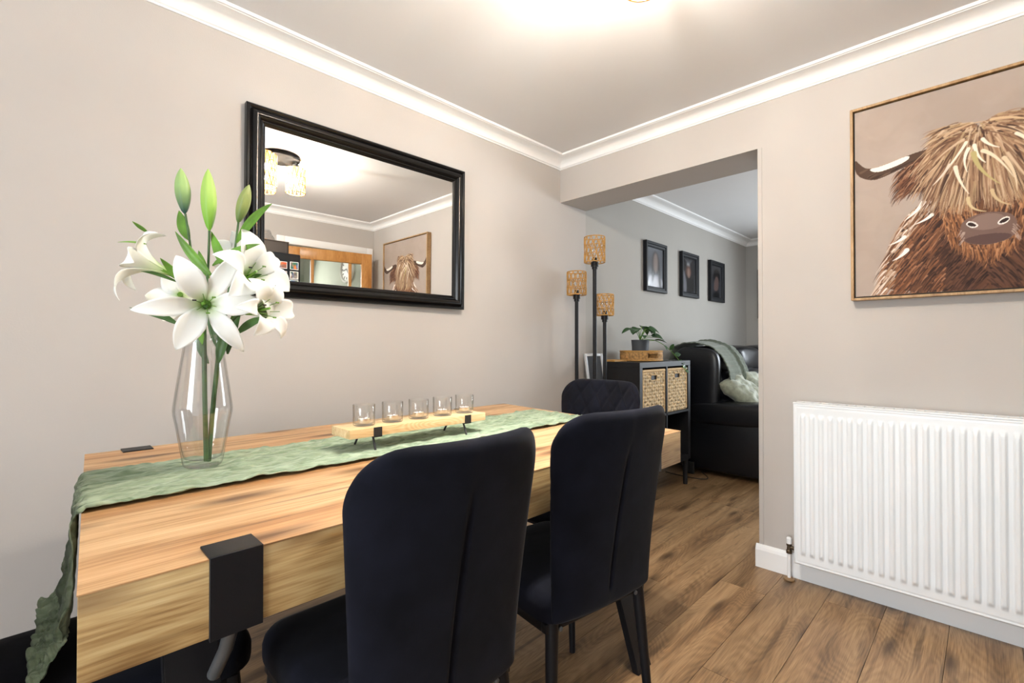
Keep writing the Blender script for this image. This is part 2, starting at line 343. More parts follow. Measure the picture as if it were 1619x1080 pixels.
quadwall('wall_lounge_far', [(XR, XR+0.12, -1.3, 0.12, 0, H+0.1), (XR, XR+0.12, YR, -3.3, 0, H+0.1), (XR, XR+0.12, -3.3, -1.3, 0, 0.75), (XR, XR+0.12, -3.3, -1.3, 2.15, H+0.1)], M['wall2'])
quadwall('wall_lounge_south', [(BT, XR+0.12, YR-0.12, YR, 0, H+0.1)], M['wall2'])
quadwall('wall_hall', [(-1.5, 0.0, -4.9, -4.8, 0, H+0.1), (-1.5, -1.4, -4.8, YB-0.1, 0, H+0.1), (-0.02, 0, -4.8, YB-0.1, 0, H+0.1)], M['hallwall'])
quadwall('ceiling', [(XL-0.12, BT, YB-0.12, 0.1, H, H+0.1)], M['ceil'])
quadwall('ceiling_lounge', [(BT, XR+0.12, YR-0.1, 0.1, H, H+0.1)], M['ceil'])
quadwall('ceiling_hall', [(-1.5, 0, -4.9, YB-0.1, H, H+0.1)], M['ceil'])

# floor: laminate planks laid along X, each its own board
fl = struct(MB().box(XL-0.1, XR+0.1, -4.9, 0.1, -0.06, -0.012).build('floor', M['sub'], smooth=False))
pcache = {}
PW, PL = 0.193, 1.285
known = {0: -0.28, -1: -0.93, 1: -0.793, -2: -0.15, 2: -0.5}
for k in range(-13, 8):
    y0 = -1.373+PW*k; y1 = min(y0+PW, 0.0)
    if y1-y0 < 0.02: continue
    off = known.get(k, random.uniform(0, PL))
    x = off-math.ceil((off-XL)/PL)*PL
    while x < XR:
        a, b = max(x, XL), min(x+PL, XR)
        if y0 < YR and a > 0: b = min(b, XR)
        if b-a > 0.03 and not (y0 < YB-0.2 and b < -1.4):
            key = (round(b-a, 3), round(y1-y0, 3))
            if key not in pcache:
                mb = MB().box(0.0006, b-a-0.0006, 0.0008, y1-y0-0.0008, -0.012, 0)
                me = bpy.data.meshes.new('plank'); mb.bm.to_mesh(me); mb.bm.free(); me.materials.append(M['floor']); pcache[key] = me
            o = bpy.data.objects.new('plank', pcache[key]); COL.objects.link(o); o.parent = fl; o.location = (a, y0, 0)
        x += PL

# cornices
def cornice(name, x0, x1, y0, y1):
    prof = [(0.0, 2.286), (0.006, 2.286), (0.008, 2.292), (0.012, 2.294)]
    for i in range(9):
        a = R(90*i/8); prof.append((0.014+0.070*(1-math.cos(a)), 2.296+0.042*math.sin(a)))
    prof += [(0.086, 2.340), (0.094, 2.341), (0.096, H)]
    mb = MB(); rings = []
    for d, z in prof:
        rings.append([mb.bm.verts.new(v) for v in ((x0+d, y0+d, z), (x1-d, y0+d, z), (x1-d, y1-d, z), (x0+d, y1-d, z))])
    for A, B in zip(rings, rings[1:]):
        for j in range(4): mb.bm.faces.new((A[j], A[(j+1) % 4], B[(j+1) % 4], B[j]))
    return struct(mb.build(name, M['cornice'], angle=25))
cornice('trim_1', XL, 0, YB, 0)
cornice('trim_2', BT, XR, YR, 0)

# skirting
def skirting(name, runs):
    mb = MB()
    for (xa, ya, xb, yb, nx, ny) in runs:
        prof = [(0, 0), (0.016, 0), (0.016, 0.085), (0.012, 0.098), (0.006, 0.108), (0, 0.11)]
        A = [(xa+nx*d, ya+ny*d, z) for d, z in prof]; B = [(xb+nx*d, yb+ny*d, z) for d, z in prof]
        n = len(prof); mb.poly(A+B, [(i, i+1, n+i+1, n+i) for i in range(n-1)]+[tuple(range(n)), tuple(range(2*n-1, n-1, -1))])
    return struct(mb.build(name, M['white'], smooth=False))
skirting('baseboard_east', [(0, YB, 0, JY+0.016, -1, 0), (0.0, JY, BT, JY, 0, 1)])
skirting('baseboard_north', [(XL, 0, XR, 0, 0, -1)])
skirting('baseboard_south', [(XL, YB, DX0-0.07, YB, 0, 1)])
skirting('baseboard_west', [(XL, YB, XL, 0, 1, 0)])
skirting('baseboard_lounge', [(XR, YR, XR, 0, -1, 0)])
# plaster corner bead of the opening
struct(MB().box(-0.003, 0.004, JY-0.018, JY+0.002, 0.11, BZ, 0.001, 1).build('trim_3', M['wall']))
# windows
def window(name, x, y0, y1, z0, z1, along='y', muls=2):
    def bx(mb, a0, a1, za, zb, t0, t1):
        if along == 'y': mb.box(x+t0, x+t1, a0, a1, za, zb, 0.004)
        else: mb.box(a0, a1, x+t0, x+t1, za, zb, 0.004)
    mb = MB()
    for za, zb in ((z0, z0+0.06), (z1-0.06, z1)): bx(mb, y0, y1, za, zb, -0.03, 0.03)
    for i in range(muls+1):
        c = y0+(y1-y0-0.06)*i/muls; bx(mb, c, c+0.06, z0+0.06, z1-0.06, -0.03, 0.03)
    o = struct(mb.build(name, M['white']))
    for i in range(muls):
        c = y0+0.06+(y1-y0-0.06)*i/muls; g = MB(); bx(g, c, c+(y1-y0-0.06)/muls-0.06, z0+0.06, z1-0.06, -0.004, 0.004); g.build('pane', M['thinglass'], o, smooth=False)
    return o
window('window_1', XL-0.06, -2.7, -1.35, 0.3, 2.15)
window('window_2', XR+0.06, -3.3, -1.3, 0.75, 2.15, 'y', 3)
# door casing
mb = MB(); mb.box(DX0-0.07, DX0, YB-0.005, YB+0.018, 0, DH+0.07, 0.004); mb.box(DX1, DX1+0.07, YB-0.005, YB+0.018, 0, DH+0.07, 0.004); mb.box(DX0, DX1, YB-0.005, YB+0.018, DH, DH+0.07, 0.004)
struct(mb.build('trim_4', M['white']))
# the glazed oak door, ajar
d = struct(bpy.data.objects.new('door_1', None)); COL.objects.link(d); d.location = (DX0+0.02, YB+0.03, 0)
W = 0.80; z1 = DH-0.03
def lb(*b): return MB().box(*[b[0]+d.location.x, b[1]+d.location.x, b[2]+d.location.y, b[3]+d.location.y, b[4], b[5], 0.003])
T0, T1 = 0, 0.04
for a, b_ in ((0, 0.105), (W-0.105, W)): lb(a, b_, T0, T1, 0.01, z1).build('stile', M['dooroak'], d)
for a, b_ in ((z1-0.11, z1), (0.01, 0.24)): lb(0.105, W-0.105, T0, T1, a, b_).build('rail', M['dooroak'], d)
for a in (0.205, 0.565): lb(a, a+0.03, T0+0.004, T1-0.004, 0.24, z1-0.11).build('glazing_bar', M['dooroak'], d)
for a in (0.75, 1.25): lb(0.105, W-0.105, T0+0.008, T1-0.008, a, a+0.025).build('glazing_bar', M['dooroak'], d)
for a, b_ in ((0.105, 0.205), (0.235, 0.565), (0.595, 0.695)): lb(a, b_, 0.017, 0.023, 0.24, z1-0.11).build('pane', M['thinglass'], d, smooth=False)
hd = MB(); c = d.location; hd.box(c.x+W-0.07, c.x+W-0.03, c.y+0.04, c.y+0.046, 0.95, 1.10, 0.002); hd.tube([(c.x+W-0.05, c.y+0.045, 1.05), (c.x+W-0.05, c.y+0.085, 1.05), (c.x+W-0.17, c.y+0.09, 1.05)], 0.008, 10)
hd.build('handle', M['steel'], d); d.rotation_euler = (0, 0, R(11))

# ================================================================== DINING TABLE
TZ, TB = 0.775, 0.660
tb = thing('dining_table', 'long pale oak dining table with thick top and black steel straps', 'table', (-1.63, -0.74, 0))
C4 = [(-2.493, -1.262), (-0.862, -1.268), (-0.750, -0.220), (-2.431, -0.235)]     # corners of the slab
def lerp2(a, b, t): return (a[0]+(b[0]-a[0])*t, a[1]+(b[1]-a[1])*t)
def slab(z0, z1, C, bev):
    mb = MB(); vs = [(x, y, z0) for x, y in C]+[(x, y, z1) for x, y in C]
    mb.poly(vs, [(3, 2, 1, 0), (4, 5, 6, 7)]+[(i, (i+1) % 4, 4+(i+1) % 4, 4+i) for i in range(4)])
    if bev: bmesh.ops.bevel(mb.bm, geom=list(mb.bm.edges), offset=bev, segments=2, profile=0.5, affect='EDGES')
    return mb
inC = [(C4[0][0]+0.0008, C4[0][1]+0.0008), (C4[1][0]-0.0008, C4[1][1]+0.0008), (C4[2][0]-0.0008, C4[2][1]-0.0008), (C4[3][0]+0.0008, C4[3][1]-0.0008)]
slab(TB, TZ-0.002, inC, 0.0015).build('apron_edge', M['oakside'], tb)
slab(TZ-0.002, TZ, C4, 0).build('tabletop', M['oak'], tb, smooth=False)
def strap(xc, near):
    t = (xc+2.46)/1.65; yf = -1.262-0.006*t if near else -0.235+0.015*t
    s_ = 1 if near else -1; mb = MB(); w_ = 0.036
    mb.box(xc-w_, xc+w_, yf-0.004*s_, yf+0.0005*s_, TB-0.004, TZ+0.003, 0.0008, 1)
    mb.box(xc-w_, xc+w_, yf-0.003*s_, yf+0.055*s_, TZ-0.001, TZ+0.003, 0.0008, 1)
    mb.box(xc-w_, xc+w_, yf-0.003*s_, yf+0.10*s_, TB-0.004, TB, 0.0008, 1)
    mb.build('strap', M['metal'], tb)
for xc in (-2.315, -1.05):
    for near in (True, False): strap(xc, near)
for xc in (-2.335, -1.085):
    for s_, ya, yb in ((1, -1.03, -1.235), (-1, -0.46, -0.27)):
        mb = MB(); hw = 0.041; th = 0.012
        A = [(xc-hw, ya-th, TB), (xc+hw, ya-th, TB), (xc+hw, ya+th, TB), (xc-hw, ya+th, TB), (xc-hw, yb-th, 0), (xc+hw, yb-th, 0), (xc+hw, yb+th, 0), (xc-hw, yb+th, 0)]
        mb.poly(A, [(0, 1, 2, 3), (7, 6, 5, 4), (0, 4, 5, 1), (1, 5, 6, 2), (2, 6, 7, 3), (3, 7, 4, 0)])
        bmesh.ops.bevel(mb.bm, geom=list(mb.bm.edges), offset=0.002, segments=2, affect='EDGES'); mb.build('leg', M['metal'], tb)
    MB().box(xc-0.035, xc+0.035, -1.04, -0.45, TB-0.03, TB-0.004, 0.002).build('cross_beam', M['metal'], tb)
o = MB().tube([(-2.300, -1.205, 0.66), (-2.306, -1.17, 0.585), (-2.312, -1.125, 0.525)], [0.011, 0.011, 0.011], 14).build('brace', M['steel'], tb); o['label'] = 'short grey steel tube brace'

# runner
def runner():
    y0, y1 = -0.880, -0.548; Lt = 1.575; Rr = 0.02
    path = []                                     # (x, z, nx, nz)
    x = -0.875
    xs = [-0.875-1.575*i/150 for i in range(151)]
    for x in xs: path.append((x, TZ+0.004, 0, 1))
    xe = xs[-1]                                   # -2.45
    for i in range(1, 9):
        a = R(90*i/8); path.append((xe-0.008-0.018*math.sin(a), TZ+0.004-0.018*(1-math.cos(a)), -math.sin(a), math.cos(a)))
    xq, zq = path[-1][0], path[-1][1]
    for i in range(1, 17): path.append((xq-0.006*(i/16)**2, zq-(zq-0.545)*i/16, -1, 0.05))
    xq, zq = path[-1][0], path[-1][1]
    for i in range(1, 13):
        a = i/12; path.append((xq-0.055*a, zq-0.052*math.sin(a*1.57), -0.3, 1))
    n = len(path)-1
    def fn(u, v):
        i = u*n; k = min(int(i), n-1); f = i-k
        x, z, nx, nz = [path[k][q]*(1-f)+path[k+1][q]*f for q in range(4)]; x += (0.5-v)*-0.020*min(1, u*1.1)+0.013*min(1, u*1.1)
        hang = max(0, (k-158))/ (n-158)
        yc = (y0+y1)/2-0.05*max(0, hang-0.6); hw = (y1-y0)/2*(1-0.10*min(hang, 0.6)+0.55*max(0, hang-0.6))
        edge = 0.009*noise.noise((u*30, v*3+5, 0))+0.007*noise.noise((u*95, v*3, 2))
        y = yc+(v-0.5)*2*(hw+edge) - 0.0*u
        s = u*n*0.0105
        h = 0.5+0.5*noise.noise((s*7, v*13+0.7*noise.noise((s*6, 3, 1)), 0.3)); h2 = 0.5+0.5*noise.noise((s*22, v*34, 5)); h3 = 0.5+0.5*noise.noise((s*60, v*60, 8))
        amp = 0.0085*h*h+0.012*h2*h2*h2+0.006*h3*h2
        if hang > 0: amp *= 1+2.2*hang
        if hang > 0.55: amp += 0.03*max(0, noise.noise((s*6, v*6, 9)))*(hang-0.55)*2
        return (x+nx*amp, y, z+nz*amp)
    mb = MB().grid(fn, 560, 84)
    o = mb.build('table_runner', M['runner'], angle=180, solid=0.0015, offset=1)
    return tag(o, 'crinkled sage green gauze runner along the oak table, hanging off its near end', 'table runner')
runner()

# ================================================================== CHAIRS
def make_chair():
    ch = thing('dining_chair', 'x', 'chair', (0, 0, 0))
    zb, zt = 0.42, 0.930; rc = 0.098
    def Wd(z): return 0.180+0.040*max(0, (z-0.45)/0.5)**1.2
    def hw(z):
        w_ = Wd(z)
        if z > zt-rc: w_ = w_-rc+math.sqrt(max(0, rc*rc-(z-(zt-rc))**2))
        if z < zb+0.012: w_ = w_-0.012+math.sqrt(max(0, 0.012**2-(zb+0.012-z)**2))
        return w_
    def yc(z, x):
        s = x/0.215
        return -0.210-0.090*max(0, (z-0.44)/0.5)**1.35+(0.014+0.046*max(0, (z-0.44)/0.5))*s*s
    def surf(front):
        def fn(u, v):
            t = v; z = zb+(zt-zb)*(1-math.cos(math.pi*t))/2*0.5+(zt-zb)*t*0.5
            s = 2*u-1; s = s*0.6+0.4*math.sin(s*math.pi/2)
            x = hw(z)*s
            e = (1-abs(s)**5)**0.5*(max(0, 1-abs(2*(z-zb)/(zt-zb)-1)**16))**0.5
            th = 0.024*e
            if front:
                a = x/0.075+z/0.115; b = x/0.075-z/0.115
                g = min(abs(a-round(a)), abs(b-round(b)))
                th -= 0.006*math.exp(-(g/0.10)**2)*e
                return (x, yc(z, x)+th, z)
            if 0.47 < z < 0.86: th -= 0.008*math.exp(-((x+0.014)/0.0045)**2)*e*min(1, (0.86-z)*12)
            # the panel right of the seam is set back a little
            th += 0.004*e*math.tanh((-0.014-x)/0.012)*0.5
            return (x, yc(z, x)-th, z)
        return fn
    mb = MB().grid(surf(True), 90, 70).grid(surf(False), 90, 70)
    o = mb.build('backrest', M['velvet'], ch, weld=0.0004, angle=60)
    # seat
    def rr(inset, z, n=8):
        pts = []; hx, hy = 0.194-inset, 0.218-inset; r_ = max(0.06-inset, 0.01)
        for (cx, cy, a0) in ((hx-r_, hy-r_, 0), (-hx+r_, hy-r_, 90), (-hx+r_, -hy+r_, 180), (hx-r_, -hy+r_, 270)):
            for i in range(n+1):
                a = R(a0+90*i/n); pts.append((cx+r_*math.cos(a), cy+r_*math.sin(a)+0.005, z))
        return pts
    mb = MB(); rings = [[mb.bm.verts.new(p) for p in rr(i_, z_)] for i_, z_ in ((0.012, 0.415), (0.002, 0.420), (0.0, 0.432), (0, 0.452), (0.004, 0.466), (0.013, 0.476), (0.028, 0.481), (0.06, 0.484), (0.12, 0.485))]
    for A, B in zip(rings, rings[1:]):
        for j in range(len(A)): mb.bm.faces.new((A[j], A[(j+1) % len(A)], B[(j+1) % len(B)], B[j]))
    mb.bm.faces.new(rings[0][::-1]); mb.bm.faces.new(rings[-1]); mb.build('seat', M['velvet'], ch, angle=50)
    mb = MB(); mb.box(-0.185, 0.185, 0.165, 0.185, 0.392, 0.415, 0.002); mb.box(-0.185, 0.185, -0.185, -0.165, 0.392, 0.415, 0.002)
    mb.box(-0.185, -0.165, -0.165, 0.165, 0.392, 0.415, 0.002); mb.box(0.165, 0.185, -0.165, 0.165, 0.392, 0.415, 0.002); mb.build('seat_frame', M['metal'], ch)
    for sx in (-1, 1):
        for sy in (-1, 1):
            mb = MB().tube([(sx*0.160, sy*0.175, 0.44), (sx*0.163, sy*0.18, 0.39), (sx*0.190, sy*0.205, 0.0)], [0.0165, 0.0165, 0.0105], 16)
            l = mb.build('leg', M['metal'], ch)
            if sy < 0:
                for z in (0.415, 0.395):
                    MB().lathe([(0.006, 0), (0.006, 0.003), (0.003, 0.005), (0, 0.005)], (0, 0, 0), 12, Matrix.Translation((sx*0.142, -0.188, z)) @ Matrix.Rotation(R(90), 4, 'X')).build('screw', M['steel'], l)
    return ch
c1 = make_chair(); c1['label'] = 'navy velvet dining chair with its plain back to us, nearest the camera'; c1['group'] = 'dining chairs round the oak table'
c1.location = (-1.998, -1.155, 0)
for (x, y, rz, lab) in ((-1.455, -1.155, -8, 'second navy velvet chair on the near side, nearest the doorway opening'),
                        (-0.975, -0.825, 90, 'black quilted chair at the far head of the table, front towards us'),
                        (-2.42, -0.79, -90, 'dark chair tucked under the near end beneath the hanging runner')):
    o = copy_tree(c1); o.location = (x, y, 0); o.rotation_euler = (0, 0, R(rz)); o['label'] = lab

# ================================================================== VASE + LILIES
VX, VY = -2.237, -0.687; VZ = TZ+0.0145
prof = [(0, 0.0), (0.036, 0.0), (0.0405, 0.003), (0.043, 0.010), (0.0485, 0.045), (0.058, 0.105), (0.0625, 0.128), (0.0635, 0.140), (0.0620, 0.155), (0.056, 0.200), (0.0475, 0.260), (0.0415, 0.300), (0.0388, 0.322), (0.0375, 0.3235),
        (0.0363, 0.322), (0.0388, 0.300), (0.0448, 0.260), (0.0533, 0.200), (0.0593, 0.155), (0.0608, 0.140), (0.0598, 0.128), (0.0552, 0.105), (0.0455, 0.045), (0.0405, 0.022), (0.03, 0.017), (0, 0.016)]
o = MB().lathe(prof, (VX, VY, VZ), 64).build('glass_vase', M['glass'], angle=60)
tag(o, 'tall clear glass vase of diamond profile holding white lilies', 'vase')
def P(px, py, dep):                              # a measured point: image direction and distance
    v = Vector(((px-809.5)/751.5, (540-py)/751.5, -1))*dep
    return CAMP + CM @ v
def dirv(r_, u_, t_): return (CM @ Vector((r_, u_, t_))).normalized()    # right, up, toward the camera
def colour_petal(o, C, L_):
    me = o.data; a = me.color_attributes.new('paint', 'FLOAT_COLOR', 'POINT'); d = []
    o0 = world_origin(o.parent)
    for v in me.vertices:
        t = min(1, ((v.co+o0)-C).length/L_); k = max(0, 1-t*1.9)
        d += [0.82-0.40*k, 0.83-0.20*k, 0.79-0.64*k, 1]
    a.data.foreach_set('color', d)
def bloom(par, C, A, Lp, rad, angs, wd=0.062, rec=0.03, name='bloom'):
    A = A.normalized(); up = Vector((0, 0, 1)) if abs(A.z) < 0.9 else Vector((1, 0, 0))
    e1 = A.cross(up).normalized(); e2 = e1.cross(A).normalized()   # e1 is to the right when A points at us... fixed below
    mb = MB()
    # throat, pistil and stamens
    mb.tube([C-A*0.006, C+A*0.02], [0.006, 0.010], 10)
    mb.tube([C, C+A*Lp*0.9+e1*0.006], [0.0022, 0.003], 6)
    bl = mb.build(name, M['leaf'], par)
    for i in range(6):
        a = R(60*i+17); rr_ = e1*math.cos(a)+e2*math.sin(a)
        q = C+A*Lp*0.92+rr_*0.022
        s_ = MB().tube([C, C+A*Lp*0.5+rr_*0.010, q], [0.0010, 0.0009, 0.0008], 5).build('stamen', M['leaf'], bl)
        MB().tube([q-e1*0.004, q+e1*0.004], [0.0018, 0.0018], 6).build('anther', M['black'] if i % 3 == 0 else M['leaf'], bl) if i % 2 == 0 else None
    for i, (ang, f) in enumerate(angs):
        a = R(ang); rr_ = e1*math.cos(a)+e2*math.sin(a)
        inner = i % 2
        k = rad*f
        ctrl = [C+rr_*0.006, C+A*Lp*0.62+rr_*0.012, C+A*Lp*1.12+rr_*k*0.42, C+A*(Lp*1.05-rec*0.3)+rr_*k*0.82, C+A*(Lp*0.95-rec)+rr_*k]
        mb = MB(); ribbon(mb, ctrl, wd*(1.12 if inner else 0.86), A*0.7+rr_*-0.7 if False else A, petalprof, cup=0.22, n=18, m=8, wave=0.0022, ph=i)
        if not inner: bmesh.ops.translate(mb.bm, verts=mb.bm.verts, vec=-A*0.002)
        o = mb.build('petal', M['petal'], bl, angle=180, solid=0.0009)
        colour_petal(o, C, Lp*1.3+rad*0.25)
    return bl
def leafq(par, b, t, width, dep0, dep1, lift=12, m='leaf', name='leaf', cup=0.35, hint=(0, 0, 1)):
    p0, p1 = P(b[0], b[1], dep0), P(t[0], t[1], dep1)
    mid = P((b[0]+t[0])/2+ (t[1]-b[1])*0.04, (b[1]+t[1])/2-lift, (dep0+dep1)/2)
    mb = MB(); ribbon(mb, [p0, mid, p1], width, dirv(*hint), leafprof, cup=cup, n=14, m=6)
    return mb.build(name, M[m], par, angle=180, solid=0.0008)
def bud(par, b, t, dep, r_, mcol):
    p0, p1 = P(b[0], b[1], dep), P(t[0], t[1], dep); ax = (p1-p0); L_ = ax.length
    q = Vector((0, 0, 1)).rotation_difference(ax).to_matrix().to_4x4()
    pr = [(0.004, 0), (0.0065, 0.05), (0.72, 0.25), (0.93, 0.42), (1.0, 0.6), (0.86, 0.8), (0.5, 0.94), (0.0, 1.0)]
    mb = MB(); n = 24; rings = []
    for k in range(15):
        tt = k/14; rad = r_*(math.sin(math.pi*min(1, tt**0.85*0.98+0.02))**0.75)*(0.65+0.45*tt) if 0 < k < 14 else 0.0008
        rings.append([mb.bm.verts.new(Vector((rad*(1+0.07*math.cos(6*2*math.pi*j/n))*math.cos(2*math.pi*j/n), rad*(1+0.07*math.cos(6*2*math.pi*j/n))*math.sin(2*math.pi*j/n), L_*tt))) for j in range(n)])
    for A, B in zip(rings, rings[1:]):
        for j in range(n): mb.bm.faces.new((A[j], A[(j+1) % n], B[(j+1) % n], B[j]))
    bmesh.ops.transform(mb.bm, matrix=Matrix.Translation(p0) @ q, verts=mb.bm.verts)
    return mb.build('bud', M[mcol], par, angle=180)
def bud_mat(name, lo, hi, z0, z1):
    m, t, b = nt(name); N = t.nodes; L = t.links
    g = N.new('ShaderNodeNewGeometry'); sp = N.new('ShaderNodeSeparateXYZ'); L.new(g.outputs['Position'], sp.inputs[0])
    mr = N.new('ShaderNodeMapRange'); mr.inputs[1].default_value = z0; mr.inputs[2].default_value = z1; L.new(sp.outputs['Z'], mr.inputs[0])
    r = N.new('ShaderNodeValToRGB'); r.color_ramp.elements[0].color = lo+(1,); r.color_ramp.elements[1].color = hi+(1,); r.color_ramp.elements[0].position = 0.15; r.color_ramp.elements[1].position = 0.75
    L.new(mr.outputs[0], r.inputs[0]); L.new(r.outputs[0], b.inputs['Base Color']); b.inputs['Roughness'].default_value = 0.5; return m
M['bud1'] = bud_mat('bud_dark_base', (0.018, 0.07, 0.055), (0.30, 0.46, 0.16), 1.40, 1.50)
M['bud2'] = bud_mat('bud_bright', (0.17, 0.42, 0.03), (0.36, 0.56, 0.12), 1.36, 1.50)
M['bud3'] = bud_mat('bud_olive', (0.035, 0.12, 0.02), (0.26, 0.32, 0.10), 1.37, 1.46)
D = 1.18
la = thing('lily_stem', 'artificial lily stem in the vase with the large front bloom and left bloom', 'flower', (VX, VY, VZ+0.02), 'lily stems in the vase')
lb_ = thing('lily_stem', 'artificial lily stem in the vase with the two blooms facing the mirror side', 'flower', (VX, VY, VZ+0.02), 'lily stems in the vase')
def stalk(par, pts, r_=0.0045, name='stalk', m='stem'):
    P3 = [P(*p) for p in pts]; k = len(P3)
    ctrl = []
    for i in range(k-1):
        for j in range(6): ctrl.append(P3[i].lerp(P3[i+1], j/6))
    ctrl.append(P3[-1]); sm = [ctrl[0]]+[(ctrl[i-1]+ctrl[i]+ctrl[i+1])/3 for i in range(1, len(ctrl)-1)]+[ctrl[-1]]
    return MB().tube(sm, r_, 10).build(name, M[m], par)
stalk(la, [(326, 729, 1.176), (324, 640, 1.178), (323, 560, 1.175), (322, 500, 1.16), (320, 450, 1.17)], 0.0055)
stalk(la, [(320, 470, 1.17), (306, 420, 1.17), (293, 338, 1.17)], 0.0026, 'bud_stalk')
stalk(la, [(322, 480, 1.17), (329, 430, 1.19), (331, 365, 1.19)], 0.0028, 'bud_stalk')
stalk(la, [(318, 470, 1.17), (295, 450, 1.17), (268, 434, 1.16)], 0.003, 'bud_stalk')
stalk(la, [(322, 520, 1.17), (324, 495, 1.15), (325, 484, 1.11)], 0.004, 'bud_stalk')
stalk(lb_, [(330, 729, 1.19), (337, 640, 1.19), (345, 566, 1.185), (352, 520, 1.19), (360, 470, 1.2)], 0.0055)
stalk(lb_, [(358, 480, 1.2), (368, 420, 1.2), (377, 352, 1.2)], 0.0026, 'bud_stalk')
stalk(lb_, [(356, 500, 1.2), (368, 470, 1.2), (388, 436, 1.18)], 0.003, 'bud_stalk')
stalk(lb_, [(356, 520, 1.19), (374, 500, 1.17), (396, 492, 1.16)], 0.003, 'bud_stalk')
bud(la, (292, 339), (286, 266), 1.17, 0.0185, 'bud1')
bud(la, (331, 366), (329, 267), 1.19, 0.0195, 'bud2')
bud(lb_, (376, 353), (394, 292), 1.2, 0.0165, 'bud3')
six = lambda o, fs: [(o+60*i, f) for i, f in enumerate(fs)]
# e1/e2 frame: with A toward the camera e1 points to the image's left, e2 up
bloom(la, P(326, 482, 1.135), dirv(0.52, -0.02, 0.85), 0.070, 0.125, [(-8, 1.1), (62, 0.95), (118, 1.1), (178, 0.95), (235, 1.08), (298, 0.95)], 0.050, 0.012)
bloom(la, P(268, 432, 1.16), dirv(-0.80, 0.42, 0.42), 0.085, 0.088, [(10, 1.0), (70, 1.0), (130, 1.05), (190, 1.0), (250, 1.25), (310, 1.0)], 0.046, 0.03)
bloom(lb_, P(380, 446, 1.17), dirv(0.86, 0.30, 0.42), 0.080, 0.100, [(20, 1.0), (85, 1.15), (140, 0.9), (200, 0.95), (262, 1.1), (320, 1.0)], 0.058, 0.02)
bloom(lb_, P(392, 494, 1.15), dirv(0.93, 0.10, 0.35), 0.085, 0.080, [(0, 1.0), (60, 1.0), (120, 0.9), (180, 1.0), (240, 1.0), (300, 0.9)], 0.046, 0.025)
bloom(lb_, P(352, 408, 1.27), dirv(0.20, 0.25, -0.95), 0.06, 0.07, six(20, [1, 1, 1, 1, 1, 1]), 0.05, 0.02)
bloom(la, P(285, 466, 1.24), dirv(-0.55, -0.1, -0.8), 0.06, 0.075, six(0, [1, 1, 1, 1, 1, 1]), 0.055, 0.02)
for (b, t, wd, d0, d1, lift, m) in (((335, 436), (277, 366), 0.026, 1.17, 1.15, -4, 'leaf'), ((300, 380), (283, 333), 0.032, 1.18, 1.2, 0, 'leaf'), ((297, 454), (253, 408), 0.022, 1.17, 1.13, 4, 'leaf'),
        ((285, 448), (213, 427), 0.009, 1.17, 1.12, 8, 'leafdark'), ((282, 512), (204, 486), 0.010, 1.17, 1.13, 3, 'leafdark'), ((282, 513), (228, 483), 0.018, 1.17, 1.14, 2, 'leafdark'),
        ((234, 368), (209, 350), 0.012, 1.16, 1.12, 2, 'leaf'), ((331, 440), (314, 396), 0.022, 1.2, 1.21, 0, 'leaf'), ((232, 386), (186, 383), 0.006, 1.13, 1.06, 3, 'leaf'), ((316, 516), (320, 545), 0.018, 1.14, 1.13, 0, 'leaf')):
    leafq(la, b, t, wd, d0, d1, lift, m)
for (b, t, wd, d0, d1, lift, m) in (((362, 430), (334, 366), 0.028, 1.18, 1.2, 0, 'leaf'), ((336, 420), (411, 386), 0.020, 1.15, 1.12, 10, 'leaf'), ((374, 384), (430, 322), 0.026, 1.18, 1.12, 10, 'leaf'),
        ((374, 528), (422, 502), 0.022, 1.17, 1.12, 8, 'leafdark'), ((384, 425), (384, 385), 0.024, 1.16, 1.18, 0, 'leaf'), ((372, 455), (414, 434), 0.022, 1.19, 1.15, 6, 'leafdark'), ((360, 560), (384, 470), 0.03, 1.2, 1.22, 0, 'leafdark'),
        ((352, 560), (330, 480), 0.03, 1.21, 1.22, 0, 'leafdark'), ((345, 575), (366, 505), 0.03, 1.17, 1.17, 0, 'leafdark'), ((330, 575), (306, 520), 0.022, 1.19, 1.19, 0, 'leafdark')):
    leafq(lb_, b, t, wd, d0, d1, lift, m)

# ================================================================== CANDLE BOARD
cb = thing('candle_board', 'narrow pale pine board on thin black legs carrying five glass tealight holders', 'candle holder', (-1.67, -0.765, TZ+0.012))
MB().box(-1.92, -1.42, -0.822, -0.708, 0.8265, 0.852, 0.0015).build('board', M['pine'], cb)
for x in (-1.835, -1.50):
    mb = MB(); mb.box(x-0.013, x+0.013, -0.8245, -0.8215, 0.8245, 0.852, 0.0005, 1); mb.box(x-0.013, x+0.013, -0.7085, -0.7055, 0.8245, 0.852, 0.0005, 1); mb.box(x-0.013, x+0.013, -0.8245, -0.7055, 0.8235, 0.8265, 0.0005, 1)
    s_ = mb.build('bracket', M['black'], cb)
    for y, yf in ((-0.805, -0.828), (-0.725, -0.702)):
        MB().tube([(x-0.006, y, 0.8245), (x-0.010, yf, TZ+0.011)], 0.0032, 10).build('leg', M['black'], cb)
gl = None
names = ['nearest the vase', 'second from the vase', 'in the middle of the board', 'fourth from the vase', 'farthest from the vase']
